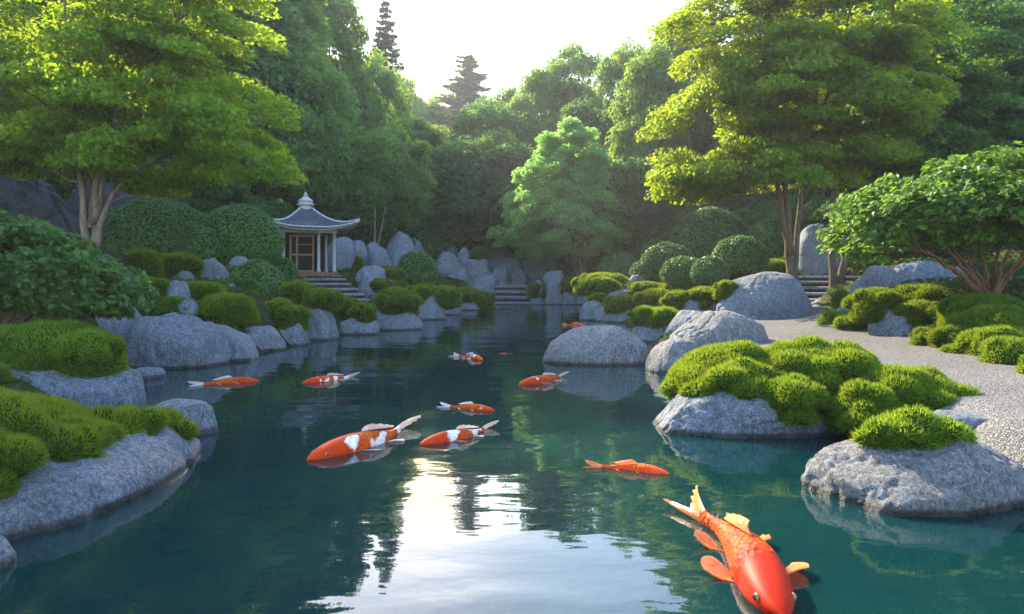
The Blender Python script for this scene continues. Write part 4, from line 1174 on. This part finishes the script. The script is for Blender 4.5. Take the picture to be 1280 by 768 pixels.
# ------------------------------------------------------------------ pavilion
def pavilion():
    c = at(382, 342, 28)
    zb = 1.42
    root = empty('garden_pavilion', (c.x, c.y, zb), R(24))
    tag(root, 'small timber garden pavilion with curved blue grey tiled roof and finial', 'pavilion')
    # stone plinth and deck
    mb = MB(); mb.box((0, 0, -0.15), (2.3, 2.3, 0.5), bev=0.03); mb.build('plinth', M['step'], root)
    mb = MB(); mb.box((0, 0, 0.16), (2.16, 2.16, 0.12), bev=0.012)
    mb.build('deck', M['deck'], root)
    mb = MB(); mb.box((0, -1.16, 0.07), (2.1, 0.16, 0.06), bev=0.01); mb.build('deck_step', M['deck'], root)
    # posts
    hp = 1.48
    for x, y in ((-.93, -.93), (.93, -.93), (-.93, .93), (.93, .93), (.35, -.93), (-.93, .25)):
        p = MB(); p.lathe([(0.0, 0.22), (0.085, 0.22), (0.085, 0.29), (0.062, 0.31), (0.058, 0.22 + hp - .06), (0.08, 0.22 + hp - 0.03), (0.08, 0.22 + hp), (0, 0.22 + hp)], 14, (x, y, 0))
        p.build('post', M['post'], root)
    zt = 0.22 + hp
    mb = MB()
    for s in (-1, 1):
        mb.box((0, s * .93, zt + .07), (2.05, .11, .13), bev=.01)
        mb.box((s * .93, 0, zt + .067), (.107, 1.74, .128), bev=.01)
    mb.build('beam', M['roof_edge'], root)
    # rear and left wall panels, door
    mb = MB(); mb.box((0, .93, 0.22 + hp / 2), (1.72, .04, hp - .01)); mb.box((.42, 0.2, 0.22 + hp / 2), (.03, 1.4, hp - .015)); mb.build('wall_panel', M['dark_panel'], root)
    mb = MB(); mb.box((-.93, -.33, 0.22 + hp / 2), (.05, .96, hp - .01)); mb.build('timber_wall', M['timber'], root)
    door = empty('door', (0, 0, 0)); door.parent = root
    fr = MB()
    x0, x1, zb2, zt2, yy = -.62, .22, .23, 0.22 + hp - .06, -.42
    for x in (x0, x1, x0 + .24): fr.box((x, yy, (zb2 + zt2) / 2), (.07, .07, zt2 - zb2))
    for z in (zb2 + .035, zt2 - .035, zb2 + .66): fr.box(((x0 + x1) / 2, yy - .003, z), (x1 - x0 - .07, .06, .07))
    for z in (zb2 + 1.05,): fr.box(((x0 + .24 + x1) / 2, yy - .005, z), (x1 - x0 - .31, .03, .03))
    fr.build('door_frame', M['timber'], door)
    pn = MB(); pn.box(((x0 + x1) / 2, yy + .02, (zb2 + zt2) / 2), (x1 - x0 - .04, .015, zt2 - zb2 - .04)); pn.build('door_shade_panel', M['dark_panel'], door)  # dark sheet standing in for the shade inside the door openings
    # roof: four curved slopes with upturned corners
    E, rt, ztop, ze = 1.62, .30, zt + .98, zt + .22
    def roof_pt(u, v, side):
        """u along the eave -1..1, v 0 at top to 1 at eave"""
        hw = rt * .7 + (E - rt * .7) * v
        cor = abs(u) ** 3
        z = ztop + (ze - ztop) * (1 - (1 - v) ** 1.9) + 0.26 * cor * v ** 2.5
        o = hw * (1 + 0.06 * cor * v ** 3)
        x, y = u * o, -o
        ca, sa = math.cos(side * math.pi / 2), math.sin(side * math.pi / 2)
        return (x * ca - y * sa, x * sa + y * ca, z)
    nu, nv = 41, 16
    rm = MB(); und = MB(); edge = MB(); ridge = MB()
    for sd_ in range(4):
        us = np.linspace(-1, 1, nu); vs = np.linspace(0, 1, nv)
        V = np.array([roof_pt(u_, v_, sd_) for v_ in vs for u_ in us])
        i = np.arange(nv - 1)[:, None] * nu; j = np.arange(nu - 1)[None, :]
        qd = np.stack([i + j, i + nu + j, i + nu + j + 1, i + j + 1], -1).reshape(-1, 4)
        rm.add(V, qd)
        und.add(V - np.array([0, 0, 0.055]), qd[:, ::-1])
        for u_ in np.linspace(-.92, .92, 15):                 # rows of round tiles
            hw = [roof_pt(u_ * 1.0, v_, sd_) for v_ in np.linspace(0.02, 1.0, 12)]
            rm.tube([(p[0], p[1], p[2] + .010) for p in hw], .030, 6)
        e = [roof_pt(u_, 1.0, sd_) for u_ in np.linspace(-1, 1, 25)]
        edge.tube([(p[0], p[1], p[2] - .03) for p in e], .034, 6)
        edge.tube([(p[0] * .93, p[1] * .93, p[2] - .12) for p in e], .028, 6)
        rdg = [roof_pt(1.0, v_, sd_) for v_ in np.linspace(0, 1, 16)]
        ridge.tube([(p[0] * 1.0, p[1] * 1.0, p[2] + .02) for p in rdg], np.linspace(.04, .05, 16), 7)
    roof = rm.build('roof', M['roof'], root)
    und.build('soffit', M['roof_edge'], roof)
    edge.build('eave_edge', M['roof_edge'], roof)
    ridge.build('ridge', M['roof_edge'], roof)
    rf = MB()
    for sd_ in range(4):
        for u_ in np.linspace(-.95, .95, 14):
            a, b_ = Vector(roof_pt(u_ * .6, .62, sd_)), Vector(roof_pt(u_, .98, sd_))
            a.z = zt + .20
            rf.tube([(a.x, a.y, a.z), (b_.x, b_.y, b_.z - .075)], .022, 4)
    rf.build('rafters', M['post'], roof)
    fn = MB()
    fn.lathe([(0, ztop - .06), (.30, ztop - .06), (.31, ztop + .02), (.24, ztop + .05), (.23, ztop + .10), (.33, ztop + .14), (.34, ztop + .19), (.27, ztop + .22), (.26, ztop + .27), (.31, ztop + .30), (.24, ztop + .36), (.15, ztop + .42), (.10, ztop + .45),
              (.12, ztop + .48), (.07, ztop + .51), (.05, ztop + .53), (.075, ztop + .57), (.05, ztop + .61), (0, ztop + .67)], 20)
    fn.build('finial', M['roof_edge'], root)
pavilion()

# ------------------------------------------------------------------ koi
def koi_mat(name, red, orange, white_amt, seed, head_plain=0.2, scale=2.6):
    m, nt, out = mat(name); k = NT(nt)
    tcn = k.n('ShaderNodeTexCoord'); pos = tcn.outputs['Object']
    mp = k.n('ShaderNodeMapping'); mp.inputs['Location'].default_value = (seed * 3.7, seed * 1.3, seed * 0.7); k.l(pos, mp.inputs[0])
    n1 = k.noise(scale, 2.5, 0.5, mp.outputs[0], 0.3)
    sx = k.n('ShaderNodeSeparateXYZ'); k.l(pos, sx.inputs[0])
    base = k.ramp(k.mapr(sx.outputs[0], -0.5, 0.5), [(0.0, orange), (0.62, orange), (0.76, red), (1.0, red)])
    base = k.mix(k.ramp(k.noise(9, 3, 0.6, mp.outputs[0]), [(0.4, (0, 0, 0)), (0.65, (0.6, 0.6, 0.6))]), base, tuple(0.75 * x for x in red))
    if white_amt > 0:
        fac = k.ramp(n1, [(0.62 - white_amt, (0, 0, 0)), (0.655 - white_amt, (1, 1, 1))])
        hm = k.mapr(k.math('ADD', sx.outputs[0], k.math('MULTIPLY', k.noise(7, 2, 0.5, mp.outputs[0]), 0.22)), 0.34, 0.37, 1.0, 0.0)
        base = k.mix(k.math('MULTIPLY', fac, hm), base, (0.78, 0.72, 0.66))
    bel = k.mapr(sx.outputs[2], -0.09, -0.05, 0.75, 0.0)
    base = k.mix(bel, base, (0.75, 0.60, 0.48))
    v = k.n('ShaderNodeTexVoronoi'); v.inputs['Scale'].default_value = 46
    k.l(k.scaled(pos, (1, 1.25, 1.25)), v.inputs['Vector'])
    sm = k.mapr(sx.outputs[0], 0.22, 0.28, 1.0, 0.0)
    sc_ = k.math('MULTIPLY', v.outputs['Distance'], sm)
    base = k.mix(k.math('MULTIPLY', k.mapr(sc_, 0.35, 0.75), 0.45), base, k.mix(1.0, base, (0.62, 0.35, 0.25), 'MULTIPLY'))
    # gill plate and mouth
    gx_ = k.math('ADD', sx.outputs[0], k.math('MULTIPLY', k.math('POWER', k.math('ABSOLUTE', sx.outputs[2]), 2.0), 9.0))
    gl_ = k.mapr(k.math('ABSOLUTE', k.math('SUBTRACT', gx_, 0.285)), 0.001, 0.014, 1.0, 0.0)
    mo = k.math('MULTIPLY', k.mapr(sx.outputs[0], 0.462, 0.468), k.mapr(k.math('ABSOLUTE', k.math('ADD', sx.outputs[2], 0.006)), 0.0012, 0.003, 1.0, 0.0))
    dk = k.math('MAXIMUM', k.math('MULTIPLY', gl_, 0.32), mo)
    base = k.mix(dk, base, k.mix(1.0, base, (0.35, 0.2, 0.2), 'MULTIPLY'))
    hh = k.math('SUBTRACT', sc_, k.math('MULTIPLY', dk, 0.9))
    k.bsdf(out, base, 0.5, k.bump(hh, 0.8, 0.014), 0.07)
    return m
def fin_mat(name, a, b):
    m, nt, out = mat(name); k = NT(nt)
    tcn = k.n('ShaderNodeTexCoord'); pos = tcn.outputs['Object']
    n1 = k.noise(30, 3, 0.6, pos, 0.4)
    col = k.ramp(n1, [(0.3, a), (0.7, b)])
    p = k.bsdf(None, col, 0.35, k.bump(n1, 0.4, 0.01), 0.4)
    t = k.n('ShaderNodeBsdfTranslucent'); k.l(col, t.inputs[0])
    tr_ = k.n('ShaderNodeBsdfTransparent')
    mx = k.n('ShaderNodeMixShader'); mx.inputs[0].default_value = .4
    k.l(p.outputs[0], mx.inputs[1]); k.l(t.outputs[0], mx.inputs[2])
    m2 = k.n('ShaderNodeMixShader'); m2.inputs[0].default_value = .15
    k.l(mx.outputs[0], m2.inputs[1]); k.l(tr_.outputs[0], m2.inputs[2])
    k.l(m2.outputs[0], out.inputs[0])
    return m
M['fin_white'] = fin_mat('white_fin', (0.62, 0.48, 0.40), (0.80, 0.74, 0.68))
M['fin_orange'] = fin_mat('orange_fin', (0.72, 0.16, 0.03), (0.80, 0.34, 0.12))
m, nt, out = mat('koi_eye'); NT(nt).bsdf(out, (0.006, 0.005, 0.005), 0.08, None, 0.8); M['eye'] = m
m, nt, out = mat('koi_eye_ring'); NT(nt).bsdf(out, (0.30, 0.13, 0.04), 0.25, None, 0.6); M['eye_ring'] = m
RED, ORG = (0.47, 0.038, 0.003), (0.57, 0.095, 0.005)

def koi(head, tail, label, seed, white=0.0, fin='fin_white', bend=0.07, z=0.004, scale=2.6, red=RED, org=ORG, roll=0.0, pitch=0.0, eyes=True, wide=1.0):
    hx, tx = Vector(head), Vector(tail)
    L = (hx - tx).length
    rng2 = np.random.default_rng(seed)
    # body: nose at x = +0.5, tail root at -0.30, fin to -0.5
    T = np.array([0, .012, .04, .09, .15, .22, .30, .38, .46, .55, .64, .72, .80, .87, .93, 1.0])
    Wd = np.array([.008, .022, .036, .052, .066, .076, .081, .081, .077, .069, .057, .043, .030, .021, .016, .014]) * wide
    Hu = np.array([.006, .017, .030, .047, .064, .079, .090, .094, .091, .083, .070, .056, .043, .035, .032, .036])
    Hd = np.array([.008, .018, .029, .043, .056, .068, .076, .079, .076, .069, .058, .047, .037, .031, .030, .036])
    tt = np.linspace(0, 1, 40)
    # cosine-ish smoothing of the profile
    def prof(a):
        y = np.interp(tt, T, a)
        for _ in range(2): y[1:-1] = (y[:-2] + 2 * y[1:-1] + y[2:]) / 4
        return y
    Wd, Hu, Hd = prof(Wd), prof(Hu), prof(Hd)
    xs = 0.5 - 0.80 * tt
    def sp(x):     # sideways swing of the spine
        s = (0.5 - x)
        return bend * np.sin(s * 4.6 - 0.5) * (0.35 + s)
    seg = 24
    a = np.linspace(0, 2 * np.pi, seg, endpoint=False)
    ca, sa = np.cos(a), np.sin(a)
    Vb = np.empty((40, seg, 3))
    Wd, Hu, Hd = Wd * .90, Hu * .86, Hd * .9
    Vb[:, :, 0] = xs[:, None]
    Vb[:, :, 1] = sp(xs)[:, None] + Wd[:, None] * np.sign(ca) * np.abs(ca) ** 0.9
    Vb[:, :, 2] = np.where(sa > 0, sa * Hu[:, None], sa * Hd[:, None])
    i = np.arange(39)[:, None] * seg; j = np.arange(seg)[None, :]; j2 = (j + 1) % seg
    mb = MB()
    mb.add(Vb.reshape(-1, 3), np.stack([i + j, i + seg + j, i + seg + j2, i + j2], -1).reshape(-1, 4), 0)
    mb.add(np.r_[Vb[0], [[0.503, sp(0.503), 0]]], [(k, (k + 1) % seg, seg) for k in range(seg)], 0)
    def fin_sheet(root_a, root_b, tip_a, tip_b, n=9, mrows=7, wav=0.008, notch=0.0):
        """fan between a root line and a tip line, with thickness"""
        ra_, rb_, ta_, tb_ = map(np.array, (root_a, root_b, tip_a, tip_b))
        g = []
        for r_ in np.linspace(0, 1, mrows):
            for s_ in np.linspace(0, 1, n):
                ro = ra_ * (1 - s_) + rb_ * s_; ti = ta_ * (1 - s_) + tb_ * s_
                bul = math.sin(s_ * math.pi)
                rl = r_ * (1 + 0.22 * bul - notch * bul)
                p = ro + (ti - ro) * rl
                g.append(p)
        g = np.array(g)
        nrm = np.cross(ta_ - ra_, rb_ - ra_ + (tb_ - ta_)); nrm = nrm / (np.linalg.norm(nrm) + 1e-9)
        rr_i = np.repeat(np.linspace(0, 1, mrows), n); ss = np.tile(np.linspace(0, 1, n), mrows)
        g = g + nrm * (wav * np.sin(ss * 22) * rr_i + wav * 1.5 * np.sin(rr_i * 3 + ss * 2))[:, None]
        th = 0.004 * (1 - 0.7 * rr_i)[:, None]
        i_ = np.arange(mrows - 1)[:, None] * n; j_ = np.arange(n - 1)[None, :]
        qd = np.stack([i_ + j_, i_ + j_ + 1, i_ + n + j_ + 1, i_ + n + j_], -1).reshape(-1, 4)
        mb.add(g + nrm * th, qd, 1); mb.add(g - nrm * th, qd[:, ::-1], 1)
    y0 = lambda x: float(sp(np.array(x)))
    ro = math.radians(28)
    tx_ = -0.285; ye = y0(-0.42)
    # forked tail, turned a little on its side
    fin_sheet((tx_, y0(tx_), .030), (tx_ - .005, y0(tx_), 0), (-.505, ye + .070, .062), (-.40, ye + .004, .010), notch=0.05)
    fin_sheet((tx_ - .005, y0(tx_), 0), (tx_, y0(tx_), -.030), (-.40, ye - .004, .004), (-.495, ye - .078, .018), notch=0.05)
    # back fin
    fin_sheet((.12, y0(.12), .082), (-.12, y0(-.12), .050), (.06, y0(.06) + .012, .110), (-.175, y0(-.17) + .01, .062), 12, 5)
    # paired fins, spread near the surface
    for s in (-1, 1):
        fin_sheet((.245, y0(.24) + s * .050, -.020), (.195, y0(.2) + s * .056, -.024), (.195, s * .165 + y0(.2), .006), (.115, s * .130 + y0(.1), .002), 8, 6)
        fin_sheet((-.01, y0(0) + s * .050, -.020), (-.05, y0(-.05) + s * .045, -.022), (-.06, s * .130 + y0(-.05), .005), (-.12, s * .10 + y0(-.1), .000), 7, 5)
    fin_sheet((-.17, y0(-.17), -.045), (-.22, y0(-.22), -.036), (-.225, y0(-.22), -.105), (-.28, y0(-.27), -.075), 6, 4)
    o = mb.build('koi', [koi_mat('koi_skin', red, org, white, seed, scale=scale), M[fin]])
    dirv = hx - tx
    rz = math.atan2(dirv.y, dirv.x)
    mid = (hx + tx) / 2
    o.location = (mid.x, mid.y, z * L)
    o.rotation_euler = (roll, pitch, rz)
    o.scale = (L, L, L)
    tag(o, label, 'koi')
    if eyes:
        V, Fc = ico(3)
        for s in (-1, 1):
            e = MB(); e.add(V * np.array([.0125, .008, .0125]), Fc, 1)
            e.add(V * np.array([.0092, .0075, .0092]) + np.array([0.001, s * .0038, 0.001]), Fc, 0)
            eo = e.build('eye', [M['eye'], M['eye_ring']], o)
            eo.location = (.413, y0(.413) + s * .0475 * wide, .014)
    return o
def wp(px, py, z=0.03):
    d = (CH - z) * F / (py - HZ)
    return ((px - 640) / F * d, d, 0)
koi(wp(324, 474), wp(235, 480), 'plain orange koi with pale tail swimming beside left shore boulder', 601, 0.0, bend=0.03)
koi(wp(378, 477), wp(449, 468), 'orange and white koi in front of tall round shouldered boulder', 602, 0.11, scale=5.2)
koi(wp(386, 572), wp(522, 528), 'large white patched koi with pale forked tail in mid pond', 603, 0.12, scale=5.0, bend=0.06)
koi(wp(526, 553), wp(622, 530), 'orange koi with one white saddle touching the sun glint', 604, 0.09, scale=4.6)
koi(wp(619, 511), wp(549, 505), 'orange koi with pale fins just above the sun glint koi', 605, 0.02, bend=0.04)
koi(wp(650, 479), wp(710, 468), 'orange koi with dark cheek nearest the large jutting boulder', 606, 0.02, scale=4)
koi(wp(604, 449), wp(567, 443), 'small distant orange and white koi in mid pond', 607, 0.05, scale=4, bend=0.08)
koi(wp(624, 441), wp(641, 440.5), 'tiny distant orange koi barely breaking the surface', 608, 0.0, z=-0.02, eyes=False, fin='fin_orange')
koi(wp(733, 407), wp(703, 405), 'farthest orange koi by the right shore rocks', 609, 0.0, z=0.0, eyes=False, fin='fin_orange')
koi(wp(837, 588), wp(731, 578), 'plain deep orange koi right of the sky reflection', 610, 0.0, fin='fin_orange', bend=0.05, red=(0.72, 0.07, 0.01), org=(0.74, 0.09, 0.012))
koi(wp(985, 752, 0.1), wp(862, 614, 0.1), 'huge red headed orange koi in the near right corner', 611, 0.0, fin='fin_orange', bend=0.05, z=0.022, red=(0.33, 0.013, 0.0015), org=(0.47, 0.070, 0.003), wide=1.1)

# ------------------------------------------------------------------ haze
hz_ = MB()
hz_.box((0, 68, 18), (190, 160, 42))
ho = hz_.build('haze', [])
m, nt, out = mat('haze_air'); k = NT(nt)
v = k.n('ShaderNodeVolumePrincipled')
v.inputs['Color'].default_value = (0.86, 0.90, 0.92, 1)
v.inputs['Density'].default_value = 0.00075
v.inputs['Anisotropy'].default_value = 0.65
k.l(v.outputs[0], out.inputs['Volume'])
ho.data.materials.append(m)
tag(ho, kind='stuff')
